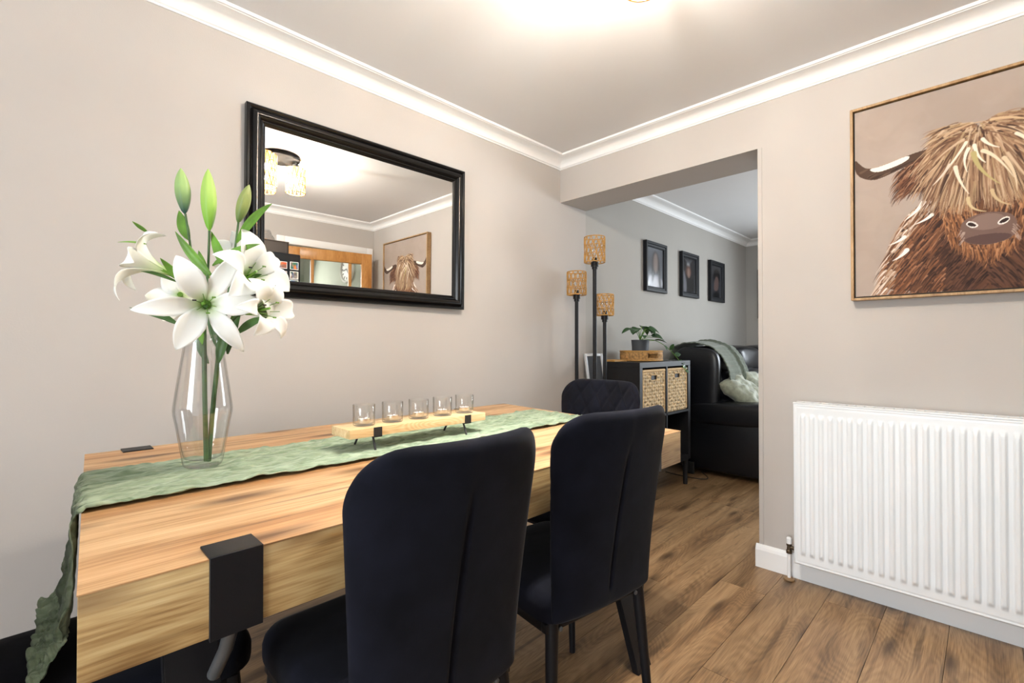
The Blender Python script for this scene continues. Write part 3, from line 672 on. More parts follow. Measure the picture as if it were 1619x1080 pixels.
for i in range(5):
    x = -1.848+0.0948*i; y = -0.765; z = 0.8525
    pr = [(0, 0), (0.029, 0), (0.0315, 0.003), (0.032, 0.06), (0.0312, 0.061), (0.0302, 0.060), (0.0295, 0.007), (0.027, 0.0052), (0, 0.005)]
    if gl is None:
        gl = MB().lathe(pr, (0, 0, 0), 40).build('tealight_glass', M['glass'], angle=60); g = gl
        tl = thing('tealight', '', 'candle', (0, 0, 0)); 
        MB().lathe([(0, 0), (0.0175, 0), (0.0185, 0.002), (0.0187, 0.014), (0.018, 0.0142), (0.0175, 0.012)], (0, 0, 0), 32).build('foil_cup', M['alu'], tl)
        MB().lathe([(0, 0.0118), (0.008, 0.0122), (0.0174, 0.0128)], (0, 0, 0), 32).build('wax', M['wax'], tl)
        MB().tube([(0, 0, 0.011), (0.0005, 0, 0.018)], 0.0008, 6).build('wick', M['black'], tl); t_ = tl
    else:
        g = copy_tree(gl); t_ = copy_tree(tl)
    g.location = (x, y, z); t_.location = (x, y, z+0.0055)
    tag(g, 'clear glass tealight holder on the pine board, '+names[i], 'candle holder', 'glass tealight holders on the board')
    tag(t_, 'white tealight candle inside the glass holder '+names[i], 'candle', 'tealights in the glass holders')

# ================================================================== MIRROR
mx0, mx1, mz0, mz1 = -1.958, -0.876, 1.283, 2.040
mr_ = thing('wall_mirror', 'large wide mirror in a moulded glossy black frame on the wall', 'mirror', ((mx0+mx1)/2, -0.004, mz0))
def mould(x0, x1, z0, z1, prof, y):
    mb = MB(); rings = []
    for d_, h_ in prof: rings.append([mb.bm.verts.new(v) for v in ((x0+d_, y-h_, z0+d_), (x1-d_, y-h_, z0+d_), (x1-d_, y-h_, z1-d_), (x0+d_, y-h_, z1-d_))])
    for A, B in zip(rings, rings[1:]):
        for j in range(4): mb.bm.faces.new((A[j], A[(j+1) % 4], B[(j+1) % 4], B[j]))
    return mb
pr = [(0, 0), (0, 0.026), (0.004, 0.031), (0.010, 0.032), (0.014, 0.029), (0.016, 0.027)]+[(0.018+0.034*i/8, 0.024+0.013*math.sin(math.pi*i/8)**0.8) for i in range(9)]+[(0.055, 0.020), (0.060, 0.021), (0.064, 0.017), (0.072, 0.012), (0.074, 0.008)]
mould(mx0, mx1, mz0, mz1, pr, -0.004).build('frame', M['blackpaint'], mr_, angle=28)
MB().box(mx0+0.071, mx1-0.071, -0.014, -0.010, mz0+0.071, mz1-0.071).build('glass', M['mirror'], mr_, smooth=False)
MB().box(mx0+0.01, mx1-0.01, -0.0095, -0.004, mz0+0.01, mz1-0.01).build('backing', M['black'], mr_, smooth=False)
mr_.rotation_euler = (R(0.55), 0, R(-0.8))

# ================================================================== PAINTED CANVAS (highland cow)
def painted(name, arr, m, parent, origin, du, dv):
    """a flat picture: a fine grid of coloured points. arr[row from bottom][col] linear rgb"""
    h, w_ = arr.shape[:2]; o0 = world_origin(parent)
    uu = np.linspace(0, 1, w_); vv = np.linspace(0, 1, h); U, V = np.meshgrid(uu, vv)
    org = np.array(Vector(origin)-o0); co = org+U[..., None]*np.array(du)+V[..., None]*np.array(dv)
    idx = np.arange(h*w_).reshape(h, w_); f = np.stack([idx[:-1, :-1], idx[:-1, 1:], idx[1:, 1:], idx[1:, :-1]], -1).reshape(-1, 4)
    me = bpy.data.meshes.new(name); me.vertices.add(h*w_); me.vertices.foreach_set('co', co.reshape(-1).astype(np.float32))
    me.loops.add(f.size); me.loops.foreach_set('vertex_index', f.reshape(-1).astype(np.int32))
    me.polygons.add(len(f)); me.polygons.foreach_set('loop_start', np.arange(0, f.size, 4, dtype=np.int32)); me.update(calc_edges=True); me.validate()
    a = me.color_attributes.new('paint', 'FLOAT_COLOR', 'POINT'); a.data.foreach_set('color', np.concatenate([arr, np.ones((h, w_, 1))], -1).reshape(-1).astype(np.float32))
    me.materials.append(m); o = bpy.data.objects.new(name, me); COL.objects.link(o); o.parent = parent; return o
def lin(c): c = np.array(c, float)/255; return np.where(c < 0.04045, c/12.92, ((c+0.055)/1.055)**2.4)
class Canvas:
    def __init__(s, w_, h, bg_): s.w, s.h = w_, h; s.a = np.zeros((h, w_, 3)); s.a[:] = lin(bg_)
    def dab(s, x, y, r_, c, al=1.0):
        X, Y = x*s.w, y*s.h; rr_ = r_*s.w
        x0, x1, y0, y1 = int(max(0, X-rr_-1)), int(min(s.w, X+rr_+2)), int(max(0, Y-rr_-1)), int(min(s.h, Y+rr_+2))
        if x1 <= x0 or y1 <= y0: return
        yy, xx = np.mgrid[y0:y1, x0:x1]; d_ = np.sqrt((xx-X)**2+(yy-Y)**2); k = np.clip(rr_+0.5-d_, 0, 1)[..., None]*al
        s.a[y0:y1, x0:x1] = s.a[y0:y1, x0:x1]*(1-k)+c*k
    def stroke(s, pts, r0, r1, c, al=1.0):
        c = lin(c); ps = [Vector((p[0], p[1], 0)) for p in pts]
        L_ = sum((b-a).length for a, b in zip(ps, ps[1:])); n = max(3, int(L_*s.w/1.0))
        for i in range(n+1):
            t = i/n; p = bez(ps, t); s.dab(p.x, p.y, r0+(r1-r0)*t, c, al)
    def poly(s, pts, c, al=1.0):
        for _ in range(2):
            q_ = []
            for a_, b_ in zip(pts, pts[1:]+pts[:1]): q_ += [(a_[0]*.75+b_[0]*.25, a_[1]*.75+b_[1]*.25), (a_[0]*.25+b_[0]*.75, a_[1]*.25+b_[1]*.75)]
            pts = q_
        c = lin(c); xs = np.array([p[0] for p in pts])*s.w; ys = np.array([p[1] for p in pts])*s.h
        yy, xx = np.mgrid[0:s.h, 0:s.w]; ins = np.zeros((s.h, s.w), bool); n = len(pts); j = n-1
        for i in range(n):
            cnd = (ys[i] > yy) != (ys[j] > yy)
            with np.errstate(divide='ignore', invalid='ignore'): xi = (xs[j]-xs[i])*(yy-ys[i])/(ys[j]-ys[i]+1e-12)+xs[i]
            ins ^= cnd & (xx < xi); j = i
        s.a[ins] = s.a[ins]*(1-al)+c*al
    def blur(s, k):
        for _ in range(k):
            b = np.pad(s.a, ((1, 1), (1, 1), (0, 0)), 'edge'); s.a = (b[:-2, 1:-1]+b[2:, 1:-1]+b[1:-1, :-2]+b[1:-1, 2:]+b[1:-1, 1:-1]*2)/6
def cow():
    rng = random.Random(3); cv = Canvas(440, 440, (164, 150, 141))
    for _ in range(500):
        x, y = rng.random(), rng.random(); g = rng.randint(-9, 9); cv.dab(x, y, rng.uniform(0.03, 0.1), lin((164+g-8*x, 150+g-8*x, 141+g-9*x)), 0.25)
    cv.blur(6); mir = lambda p: (1.01-p[0], p[1]); J = rng.uniform
    body = [(0.315, 0.50), (0.205, 0.385), (0.155, 0.27), (0.12, 0.155), (0.085, 0.0)]
    cv.poly(body+[(0.925, 0), (0.89, 0.155), (0.855, 0.27), (0.805, 0.385), (0.695, 0.5)], (88, 60, 46))
    cols = [(96, 66, 50), (70, 48, 40), (128, 84, 58), (52, 37, 34), (150, 108, 82), (110, 72, 50)]
    for side in (0, 1):
        f = (lambda p: p) if side == 0 else mir
        for _ in range(1500):                      # shoulders
            y = J(0.0, 0.52); xe = np.interp(y, [0, 0.155, 0.27, 0.385, 0.5], [0.085, 0.12, 0.155, 0.205, 0.315]); x = J(xe, 0.51)
            edge = (x-xe) < 0.07; c = rng.choice([(205, 185, 168), (176, 148, 126), (150, 112, 84), (226, 212, 200)] if edge and rng.random() < 0.6 else cols if x < 0.36 else cols[:2]+[(44, 32, 32), (60, 42, 38), (92, 64, 52)])
            l = J(0.03, 0.09); cv.stroke([f((x, y)), f((x-l*0.35, y-l*0.35)), f((x-l*0.62, y-l))], J(0.002, 0.005), 0.0007, c, 0.75)
        for a, b, w_ in (((0.311, 0.386), (0.242, 0.348), 0.008), ((0.205, 0.293), (0.142, 0.259), 0.008), ((0.214, 0.224), (0.157, 0.176), 0.010), ((0.28, 0.455), (0.205, 0.375), 0.010)):
            cv.stroke([f(a), f(((a[0]+b[0])/2+0.01, (a[1]+b[1])/2-0.006)), f(b)], w_, 0.001, (238, 230, 224), 0.9)
        # horn
        hn = [(0.30, 0.705), (0.20, 0.665), (0.12, 0.62), (0.05, 0.63), (-0.01, 0.73)]
        cv.poly([f(p) for p in [(-0.002, 0.75), (0.025, 0.708), (0.056, 0.678), (0.127, 0.674), (0.228, 0.711), (0.33, 0.72), (0.33, 0.66), (0.219, 0.655), (0.127, 0.621), (0.077, 0.612), (0.025, 0.638), (-0.002, 0.68)]], (78, 60, 50))
        for q in range(30):
            t0 = rng.random(); x = 0.02+0.28*t0; yb_ = np.interp(x, [0, 0.077, 0.127, 0.219, 0.33], [0.68, 0.615, 0.624, 0.66, 0.68]); cv.stroke([f((x, yb_+0.006)), f((x+0.03, yb_+0.018))], 0.004, 0.002, rng.choice([(58, 44, 38), (96, 76, 64), (46, 35, 32)]), 0.6)
        cv.poly([f(p) for p in [(0.056, 0.677), (0.1, 0.678), (0.147, 0.687), (0.224, 0.708), (0.228, 0.687), (0.176, 0.664), (0.092, 0.649)]], (232, 224, 214))
        # ear
        cv.poly([f(p) for p in [(0.172, 0.60), (0.21, 0.655), (0.306, 0.700), (0.36, 0.60), (0.333, 0.515), (0.27, 0.508), (0.2, 0.528)]], (84, 56, 44))
        for _ in range(420):
            x = J(0.18, 0.34); y = J(0.52, 0.66)-max(0, 0.24-x)*0.4; l = J(0.03, 0.08)
            cv.stroke([f((x, y)), f((x-l*0.4, y-l*0.25)), f((x-l*0.55, y-l*0.7))], J(0.002, 0.004), 0.0007, rng.choice([(70, 45, 36), (120, 82, 60), (52, 34, 30), (150, 112, 88), (96, 62, 46)]), 0.75)
        # face side
        cv.poly([f(p) for p in [(0.31, 0.62), (0.325, 0.51), (0.345, 0.40), (0.37, 0.27), (0.41, 0.20), (0.505, 0.15), (0.505, 0.7)]], (104, 70, 50))
        for _ in range(900):
            y = J(0.16, 0.58); xe = np.interp(y, [0.16, 0.2, 0.27, 0.4, 0.51], [0.5, 0.42, 0.37, 0.345, 0.325]); x = J(xe, min(0.505, xe+0.13)); l = J(0.03, 0.07)
            cv.stroke([f((x, y)), f((x+l*0.1, y-l*0.5)), f((x+l*J(-0.2, 0.4), y-l))], J(0.002, 0.0045), 0.0007, rng.choice([(150, 104, 70), (118, 78, 52), (88, 58, 44), (176, 128, 92), (132, 90, 60), (64, 44, 38)]), 0.75)
    # muzzle
    mz = [(0.408, 0.262), (0.414, 0.325), (0.451, 0.352), (0.505, 0.362), (0.559, 0.352), (0.596, 0.325), (0.602, 0.262), (0.58, 0.224), (0.505, 0.203), (0.43, 0.224)]
    cv.poly(mz, (112, 90, 82)); cv.poly([(0.43, 0.30), (0.46, 0.345), (0.505, 0.355), (0.55, 0.345), (0.58, 0.30), (0.505, 0.27)], (134, 112, 104), 0.8)
    cv.poly([(0.42, 0.248), (0.505, 0.262), (0.59, 0.248), (0.57, 0.222), (0.505, 0.206), (0.44, 0.222)], (84, 64, 62), 0.9)
    for sx in (0, 1):
        f = (lambda p: p) if sx == 0 else mir
        cv.poly([f(p) for p in [(0.430, 0.318), (0.441, 0.330), (0.462, 0.322), (0.476, 0.303), (0.466, 0.293), (0.445, 0.296)]], (225, 218, 212))
        cv.poly([f(p) for p in [(0.434, 0.316), (0.443, 0.324), (0.460, 0.316), (0.470, 0.303), (0.463, 0.299), (0.447, 0.302)]], (50, 36, 34))
        for _ in range(14): x = J(0.41, 0.43); y = J(0.23, 0.29); cv.stroke([f((x, y)), f((x-0.012, y-0.02))], 0.0016, 0.0006, (176, 156, 146), 0.7)
    # crown hair
    for side in (0, 1):
        f = (lambda p: p) if side == 0 else (lambda p: (0.96-p[0], p[1]))
        cv.poly([f(p) for p in [(0.485, 0.795), (0.41, 0.79), (0.359, 0.76), (0.30, 0.705), (0.30, 0.63), (0.33, 0.56), (0.40, 0.45), (0.485, 0.38)]], (132, 104, 82))
        for _ in range(1900):
            th = J(-0.15, 1.62)                     # 0 = sideways, pi/2 = straight down
            L_ = J(0.10, 0.40)*(0.55+0.45*math.sin(max(0, th))) if th > 0.35 else J(0.1, 0.2)
            x0 = 0.48-J(0, 0.05); y0 = 0.755+J(-0.03, 0.035)
            x1 = x0-L_*math.cos(th)*0.75; y1 = y0-L_*math.sin(th)+0.02; x2 = x1-0.02*J(-0.5, 1.2); y2 = y1-L_*J(0.1, 0.32)
            y2 = max(y2, 0.37+J(-0.02, 0.05)); s0 = J(0, 0.5)
            A, B, C_ = Vector((x0, y0, 0)), Vector((x1, y1+0.01, 0)), Vector((x2, y2, 0))
            ps = [bez([A, B, C_], s0), bez([A, B, C_], (1+s0)/2)+Vector((J(-.01, .01), 0, 0)), bez([A, B, C_], 1)]
            c = rng.choice([(150, 118, 92), (120, 90, 70), (176, 146, 118), (196, 170, 142), (92, 66, 52), (140, 108, 84), (166, 140, 108), (70, 50, 42)])
            cv.stroke([f((p.x, p.y)) for p in ps], J(0.002, 0.0055), 0.0008, c, 0.72)
    for pts, r_, c in (([(0.435, 0.709), (0.41, 0.653), (0.319, 0.536)], 0.006, (232, 220, 202)), ([(0.443, 0.676), (0.418, 0.628), (0.438, 0.566)], 0.007, (236, 226, 205)), ([(0.397, 0.60), (0.405, 0.53), (0.443, 0.46)], 0.008, (228, 214, 194)),
                       ([(0.463, 0.687), (0.472, 0.623), (0.50, 0.595)], 0.007, (236, 228, 208)), ([(0.491, 0.652), (0.538, 0.625), (0.591, 0.502)], 0.008, (222, 206, 180)), ([(0.491, 0.708), (0.51, 0.67), (0.546, 0.653)], 0.007, (230, 220, 204)), ([(0.376, 0.616), (0.35, 0.564), (0.315, 0.531)], 0.006, (214, 198, 180)),
                       ([(0.46, 0.65), (0.47, 0.56), (0.55, 0.48)], 0.010, (176, 162, 112)), ([(0.44, 0.44), (0.44, 0.38), (0.50, 0.365)], 0.007, (196, 178, 140)), ([(0.56, 0.60), (0.60, 0.53), (0.60, 0.44)], 0.008, (210, 190, 160)), ([(0.52, 0.46), (0.53, 0.40), (0.58, 0.38)], 0.007, (190, 168, 132)),
                       ([(0.60, 0.70), (0.66, 0.65), (0.67, 0.55)], 0.007, (224, 210, 190)), ([(0.36, 0.76), (0.42, 0.80), (0.50, 0.79)], 0.006, (190, 160, 130)), ([(0.52, 0.79), (0.60, 0.79), (0.66, 0.73)], 0.006, (196, 168, 134))):
        cv.stroke(pts, r_, 0.0012, c, 0.92)
    return cv.a
PY0, PY1, PZ0, PZ1 = -1.648, -2.475, 1.280, 2.104
pc = thing('wall_painting', 'large square painting of a shaggy brown highland cow in a thin oak frame', 'painting', (-0.02, (PY0+PY1)/2, PZ0))
MB().box(-0.030, -0.006, PY1+0.012, PY0-0.012, PZ0+0.012, PZ1-0.012).build('stretcher', M['black'], pc, smooth=False)
MB().box(-0.038, -0.030, PY1+0.016, PY0-0.016, PZ0+0.016, PZ1-0.016).build('canvas_board', M['pine'], pc, smooth=False)
co_ = painted('canvas', cow(), M['paint'], pc, (-0.0385, PY0-0.016, PZ0+0.016), (0, PY1-PY0+0.032, 0), (0, 0, PZ1-PZ0-0.032)); co_['label'] = 'painted cow with long fringe and curved horns on a taupe ground'
for (a, b, c, d_) in ((PY0-0.010, PY0, PZ0, PZ1), (PY1, PY1+0.010, PZ0, PZ1), (PY1+0.010, PY0-0.010, PZ0, PZ0+0.010), (PY1+0.010, PY0-0.010, PZ1-0.010, PZ1)):
    MB().box(-0.048, -0.004, a, b, c, d_, 0.001, 1).build('frame_rail', M['frameoak'], pc)

# ================================================================== RADIATOR
RY0, RY1, RZ0, RZ1, RX = -1.436, -2.60, 0.100, 0.826, -0.100
ra = thing('radiator', 'white double panel radiator with vertical ribs under the cow painting', 'radiator', (-0.05, -2.0, 0))
pitch = 0.0347; mrg = 0.022; nrib = int((RY0-RY1-2*mrg)/pitch); cols = nrib*10
def front(u, v):
    y = RY0-(RY0-RY1)*u; zz = RZ0+(RZ1-RZ0)*(0.5-0.5*math.cos(math.pi*v))
    t = (RY0-mrg-y)/pitch; dpt = 0
    if 0 < t < nrib:
        f_ = t-math.floor(t); g = max(0, min(1, (abs(f_-0.5)-0.17)/0.12)); g = g*g*(3-2*g)     # 1 on the land between flutes
        e = min(1, max(0, (zz-RZ0-0.045)/0.02))*min(1, max(0, (RZ1-0.045-zz)/0.02)); e = e*e*(3-2*e)
        dpt = -0.010*(1-g)*e
    ed = min(zz-RZ0, RZ1-zz, RY0-y, y-RY1)
    lip = 0.008*(1-min(1, max(0, ed/0.006))) + (0.0018 if 0.013 < ed < 0.016 else 0)
    return (RX+lip-dpt*0-0.010*0+ (0.010+dpt if 0 < t < nrib else 0.010)-0.010, y, zz)
MB().grid(front, int((RY0-RY1)/pitch*12), 90).build('front_panel', M['rad'], ra, angle=70)
MB().box(-0.096, -0.084, RY1+0.004, RY0-0.004, RZ0+0.003, RZ1-0.003, 0.003).box(-0.036, -0.026, RY1+0.004, RY0-0.004, RZ0+0.02, RZ1-0.01, 0.003).build('inner_panel', M['rad'], ra)
for y in (RY0-0.004, RY1+0.004): MB().box(-0.098, -0.024, y-0.003, y+0.003, RZ0+0.02, RZ1+0.004, 0.002).build('side_panel', M['rad'], ra)
mb = MB(); mb.box(-0.100, -0.088, RY1, RY0, RZ1-0.004, RZ1+0.004, 0.0015); mb.box(-0.034, -0.022, RY1, RY0, RZ1-0.004, RZ1+0.004, 0.0015); mb.build('top_rim', M['rad'], ra)
first = None
for i in range(36):
    y = RY0-0.018-0.0322*i
    if y < RY1+0.01: break
    if first is None:
        first = MB().box(-0.089, -0.033, y-0.0135, y+0.0135, RZ1-0.001, RZ1+0.003, 0.001, 1).build('grille_bar', M['rad'], ra); y00 = y
    else:
        c = first.copy(); COL.objects.link(c); c.location = first.location+Vector((0, y-y00, 0))
mb = MB(); vy, vx = -1.405, -0.052
mb.lathe([(0, 0.0), (0.0075, 0.0), (0.0075, 0.118)], (vx, vy, 0.004), 20); mb.build('pipe', M['white'], ra)
MB().lathe([(0.0078, 0), (0.024, 0.001), (0.023, 0.006), (0.012, 0.010), (0.0078, 0.010)], (vx, vy, 0.001), 28).build('pipe_collar', M['collar'], ra)
mb = MB().lathe([(0.008, 0), (0.0125, 0.001), (0.0125, 0.014), (0.0095, 0.017), (0.0085, 0.034), (0.011, 0.036), (0.011, 0.045), (0, 0.045)], (vx, vy, 0.122), 18)
mb.tube([(vx, vy, 0.150), (vx, vy-0.02, 0.150), (vx, vy-0.040, 0.150)], [0.0075, 0.009, 0.0075], 14); mb.build('valve', M['copper'], ra)
MB().lathe([(0.0105, 0), (0.0115, 0.004), (0.0110, 0.026), (0.007, 0.031), (0, 0.032)], (vx, vy, 0.166), 18).build('valve_cap', M['white'], ra)

# ================================================================== CEILING LIGHT
LX, LY = -1.41, -1.385
ceil = thing('ceiling_light', 'cluster pendant ceiling light with woven rattan shades on a round black plate', 'ceiling light', (LX, LY, H))
MB().lathe([(0, 0), (0.130, 0), (0.132, -0.004), (0.130, -0.022), (0.125, -0.026), (0, -0.026)], (LX, LY, H), 48).build('ceiling_plate', M['plate'], ceil)
def weave(mb, c, r_, z0, z1, tiers, n, tr):
    h = (z1-z0)/tiers
    for k in range(tiers+1): 
        z = z0+h*k; mb.tube([(c[0]+r_*math.cos(2*math.pi*j/36), c[1]+r_*math.sin(2*math.pi*j/36), z) for j in range(36)], tr*(1.25 if k in (0, tiers) else 1.0), 6, closed=True)
    for k in range(tiers):
        for j in range(n):
            for s_ in (1, -1):
                a0 = 2*math.pi*(j+0.5*(k % 2))/n; a1 = a0+s_*math.pi/n
                pts = []
                for q in range(4):
                    t = q/3; a = a0+(a1-a0)*t; rr_ = r_+0.0012*s_
                    pts.append((c[0]+rr_*math.cos(a), c[1]+rr_*math.sin(a), z0+h*k+h*t))
                mb.tube(pts, tr, 5)
def pendant(x, y, zb_, ht):
    zt_ = zb_+ht
    MB().tube([(x, y, H-0.02), (x, y, zt_+0.02)], 0.0045, 10).build('drop_rod', M['black'], ceil)
    MB().lathe([(0.008, 0.045), (0.020, 0.040), (0.024, 0.0), (0.022, -0.02), (0.018, -0.03)], (x, y, zt_-0.01), 20).build('lamp_holder', M['black'], ceil)
    mb = MB(); weave(mb, (x, y), 0.061, zb_, zt_, 4 if ht > 0.2 else 3, 14, 0.0026); sh = mb.build('shade', M['rattan'], ceil)
    MB().lathe([(0.0575, 0.004), (0.0575, ht-0.004)], (x, y, zb_), 32).build('inner_sheet', M['litshade'], sh)
    MB().lathe([(0, 0), (0.018, 0.008), (0.026, 0.028), (0.022, 0.05), (0.013, 0.075)], (x, y, zt_-0.115), 20).build('bulb', M['thinglass'], ceil)
    ld = bpy.data.lights.new('bulb_light', 'POINT'); ld.energy = 38; ld.color = (1.0, 0.96, 0.92); ld.shadow_soft_size = 0.018
    lo = bpy.data.objects.new('bulb_light', ld); COL.objects.link(lo); lo.location = (x, y, zt_-0.085)
pendant(-1.305, -1.372, 2.118, 0.165)
pendant(-1.50, -1.345, 2.118, 0.215)
pendant(-1.465, -1.485, 2.118, 0.19)

# ================================================================== FLOOR LAMP, three stems
fp = thing('floor_lamp', 'three stemmed black floor lamp with small woven rattan shades in the corner', 'floor lamp', (0.05, -0.20, 0))
MB().lathe([(0, 0), (0.125, 0), (0.127, 0.006), (0.12, 0.016), (0.02, 0.022), (0, 0.022)], (0.05, -0.20, 0.001), 40).build('base', M['metal'], fp)
for (x, y, z0, z1, r_, bx_, by_) in ((0.045, -0.105, 1.430, 1.583, 0.0635, 0.03, -0.18), (0.03, -0.262, 1.628, 1.790, 0.0655, 0.045, -0.215), (0.135, -0.268, 1.288, 1.425, 0.058, 0.075, -0.21)):
    MB().tube([(bx_, by_, 0.02), (x, y, 0.55 if z1 < 1.7 else 0.9), (x, y, z0-0.03)], 0.0125 if z1 < 1.7 else 0.013, 14).build('pole', M['metal'], fp)
    MB().lathe([(0, -0.045), (0.018, -0.045), (0.018, -0.028), (0.024, -0.028), (0.024, 0.0), (0.016, 0.0), (0.014, 0.03), (0, 0.03)], (x, y, z0), 20).build('lamp_holder', M['metal'], fp)
    mb = MB(); weave(mb, (x, y), r_, z0, z1, 3, 12, 0.0028)
    for k in range(3):
        a = 2*math.pi*k/3; mb.tube([(x, y, z0), (x+r_*math.cos(a), y+r_*math.sin(a), z0)], 0.002, 5)
    mb.build('shade', M['rattan'], fp)
    MB().lathe([(0.010, 0.03), (0.013, 0.04), (0.021, 0.062), (0.016, 0.085), (0, 0.095)], (x, y, z0), 18).build('bulb', M['glass'], fp)

# ================================================================== CUBE SHELF, baskets, tray, plant
SX0, SX1, SY0, SZ0, SZ1 = 0.345, 1.115, -0.405, 0.20, 0.972
sh = thing('cube_shelf', 'black two by two cube shelf unit on legs with woven baskets', 'shelf unit', ((SX0+SX1)/2, -0.21, 0))
for (a, b) in ((SX0, SX0+0.038), (SX1-0.038, SX1)): MB().box(a, b, SY0, -0.018, SZ0, SZ1-0.038, 0.001, 1).build('side_panel', M['shelf'], sh)
for (a, b) in ((SZ1-0.038, SZ1), (SZ0, SZ0+0.038)): MB().box(SX0 if a > 0.5 else SX0+0.038, SX1 if a > 0.5 else SX1-0.038, SY0, -0.018, a, b, 0.001, 1).build('top_panel' if a > 0.5 else 'bottom_panel', M['shelf'], sh)
xm, zm = (SX0+SX1)/2, (SZ0+SZ1)/2
MB().box(xm-0.008, xm+0.008, SY0, -0.018, SZ0+0.038, SZ1-0.038).build('divider', M['shelf'], sh)
MB().box(SX0+0.038, SX1-0.038, SY0, -0.018, zm-0.008, zm+0.008).build('shelf_board', M['shelf'], sh)
MB().box(SX0+0.038, SX1-0.038, -0.022, -0.018, SZ0+0.038, SZ1-0.038).build('back_panel', M['shelf'], sh)
for x in (SX0+0.03, SX1-0.03):
    for y in (SY0+0.03, -0.05): MB().lathe([(0, 0), (0.016, 0), (0.022, SZ0), (0, SZ0)], (x, y, 0), 16).build('leg', M['shelf'], sh)
def basket(x0, x1, z0, z1, label):
    b = thing('storage_basket', label, 'basket', ((x0+x1)/2, SY0+0.17, z0), 'woven baskets in the cube shelf')
    y0, y1 = SY0+0.012, SY0+0.33; W_, H_ = x1-x0, z1-z0
    hx0, hx1, hz0, hz1 = 0.37, 0.63, 0.80, 0.93
    nx, nz = 10, 13
    def cell(u, v):
        a = math.sin(math.pi*nx*u*1.0)*1; k = math.sin(math.pi*nz*v)
        return 0.010*abs(a)*abs(k)*(1 if (int(nx*u)+int(nz*v)) % 2 else 0.4)
    mb = MB(); NU, NV = 90, 102; V = {}
    for i in range(NU+1):
        for j in range(NV+1):
            u, v = i/NU, j/NV; V[i, j] = mb.bm.verts.new((x0+W_*u, y0-cell(u, v), z0+(H_-0.02)*v))
    for i in range(NU):
        for j in range(NV):
            u, v = (i+.5)/NU, (j+.5)/NV
            if hx0 < u < hx1 and hz0 < v < hz1: continue
            mb.bm.faces.new((V[i, j], V[i+1, j], V[i+1, j+1], V[i, j+1]))
    mb.build('woven_front', M['seagrass'], b, angle=60)
    mb = MB(); mb.box(x0, x0+0.01, y0+0.002, y1, z0, z1-0.02); mb.box(x1-0.01, x1, y0+0.002, y1, z0, z1-0.02); mb.box(x0, x1, y1-0.01, y1, z0, z1-0.02); mb.box(x0, x1, y0, y1, z0, z0+0.008); mb.build('body', M['seagrass'], b)
    mb = MB(); mb.tube([(x0, y0, z1-0.012), (x1, y0, z1-0.012)], 0.010, 10); mb.tube([(x0+0.006, y0-0.002, z0+0.01), (x0+0.006, y0-0.002, z1-0.012)], 0.007, 8); mb.tube([(x1-0.006, y0-0.002, z0+0.01), (x1-0.006, y0-0.002, z1-0.012)], 0.007, 8)
    MB().tube([(x0, y1, z1-0.012), (x1, y1, z1-0.012)], 0.010, 8).build('rim', M['seagrassrim'], b); mb.build('rim', M['seagrassrim'], b)
    hh = [(x0+W_*hx0, z0+(H_-0.02)*hz0), (x0+W_*hx1, z0+(H_-0.02)*hz0), (x0+W_*hx1, z0+(H_-0.02)*hz1), (x0+W_*hx0, z0+(H_-0.02)*hz1)]
    MB().tube([(p[0], y0-0.003, p[1]) for p in hh], 0.005, 6, closed=True).build('handle_rim', M['seagrassrim'], b)
    MB().box(x0+0.012, x1-0.012, y0+0.004, y0+0.012, z0+H_*0.68, z1-0.03).build('inner_sheet', M['black'], b)  # black sheet added behind the handle hole, stands for the shade inside
basket(SX0+0.048, xm-0.018, zm+0.010, SZ1-0.050, 'woven seagrass basket in the top cube, nearer the dining table')
basket(xm+0.018, SX1-0.048, zm+0.010, SZ1-0.050, 'woven seagrass basket in the top cube, nearer the black sofa')
tr = thing('woven_tray', 'round woven bark tray with handle slot under the plant pot', 'tray', (0.713, -0.20, SZ1+0.001))
tx, ty, tz = 0.713, -0.205, SZ1+0.001
def trayring(u, v):
    a = 2*math.pi*u; r_ = 0.155+0.004*abs(math.sin(a*40))*math.sin(math.pi*v); return (tx+r_*math.cos(a), ty+r_*math.sin(a), tz+0.006+0.066*v)
mb = MB(); NU, NV = 240, 8
V = [[mb.bm.verts.new(trayring(i/NU, j/NV)) for j in range(NV+1)] for i in range(NU)]
for i in range(NU):
    a = math.degrees(2*math.pi*(i+.5)/NU)
    for j in range(NV):
        if 226 < a < 258 and 2 <= j < 6: continue
        mb.bm.faces.new((V[i][j], V[(i+1) % NU][j], V[(i+1) % NU][j+1], V[i][j+1]))
mb.build('rim_wall', M['bark'], tr, angle=60, solid=0.008, offset=-1)
mb = MB()
for z in (0.006, 0.072): mb.tube([(tx+0.155*math.cos(2*math.pi*j/48), ty+0.155*math.sin(2*math.pi*j/48), tz+z) for j in range(48)], 0.0055, 8, closed=True)
mb.build('hoop', M['rattan'], tr); MB().lathe([(0, 0.002), (0.152, 0.002), (0.152, 0.010), (0, 0.010)], (tx, ty, tz), 48).build('tray_base', M['bark'], tr)
pp = thing('potted_plant', 'small trailing green plant in a dark grey pot on the tray', 'plant', (0.70, -0.2, SZ1+0.012))
px_, py_, pz_ = 0.700, -0.205, SZ1+0.013
MB().lathe([(0, 0), (0.052, 0), (0.056, 0.004), (0.066, 0.140), (0.066, 0.146), (0.061, 0.146), (0.059, 0.130), (0, 0.130)], (px_, py_, pz_), 36).build('pot', M['pot'], pp)
MB().lathe([(0, 0.136), (0.03, 0.137), (0.0585, 0.132)], (px_, py_, pz_), 20).build('soil', M['soil'], pp)
heart = lambda t: max(0.03, (math.sin(math.pi*t**0.62))**0.85)
rg = random.Random(11)
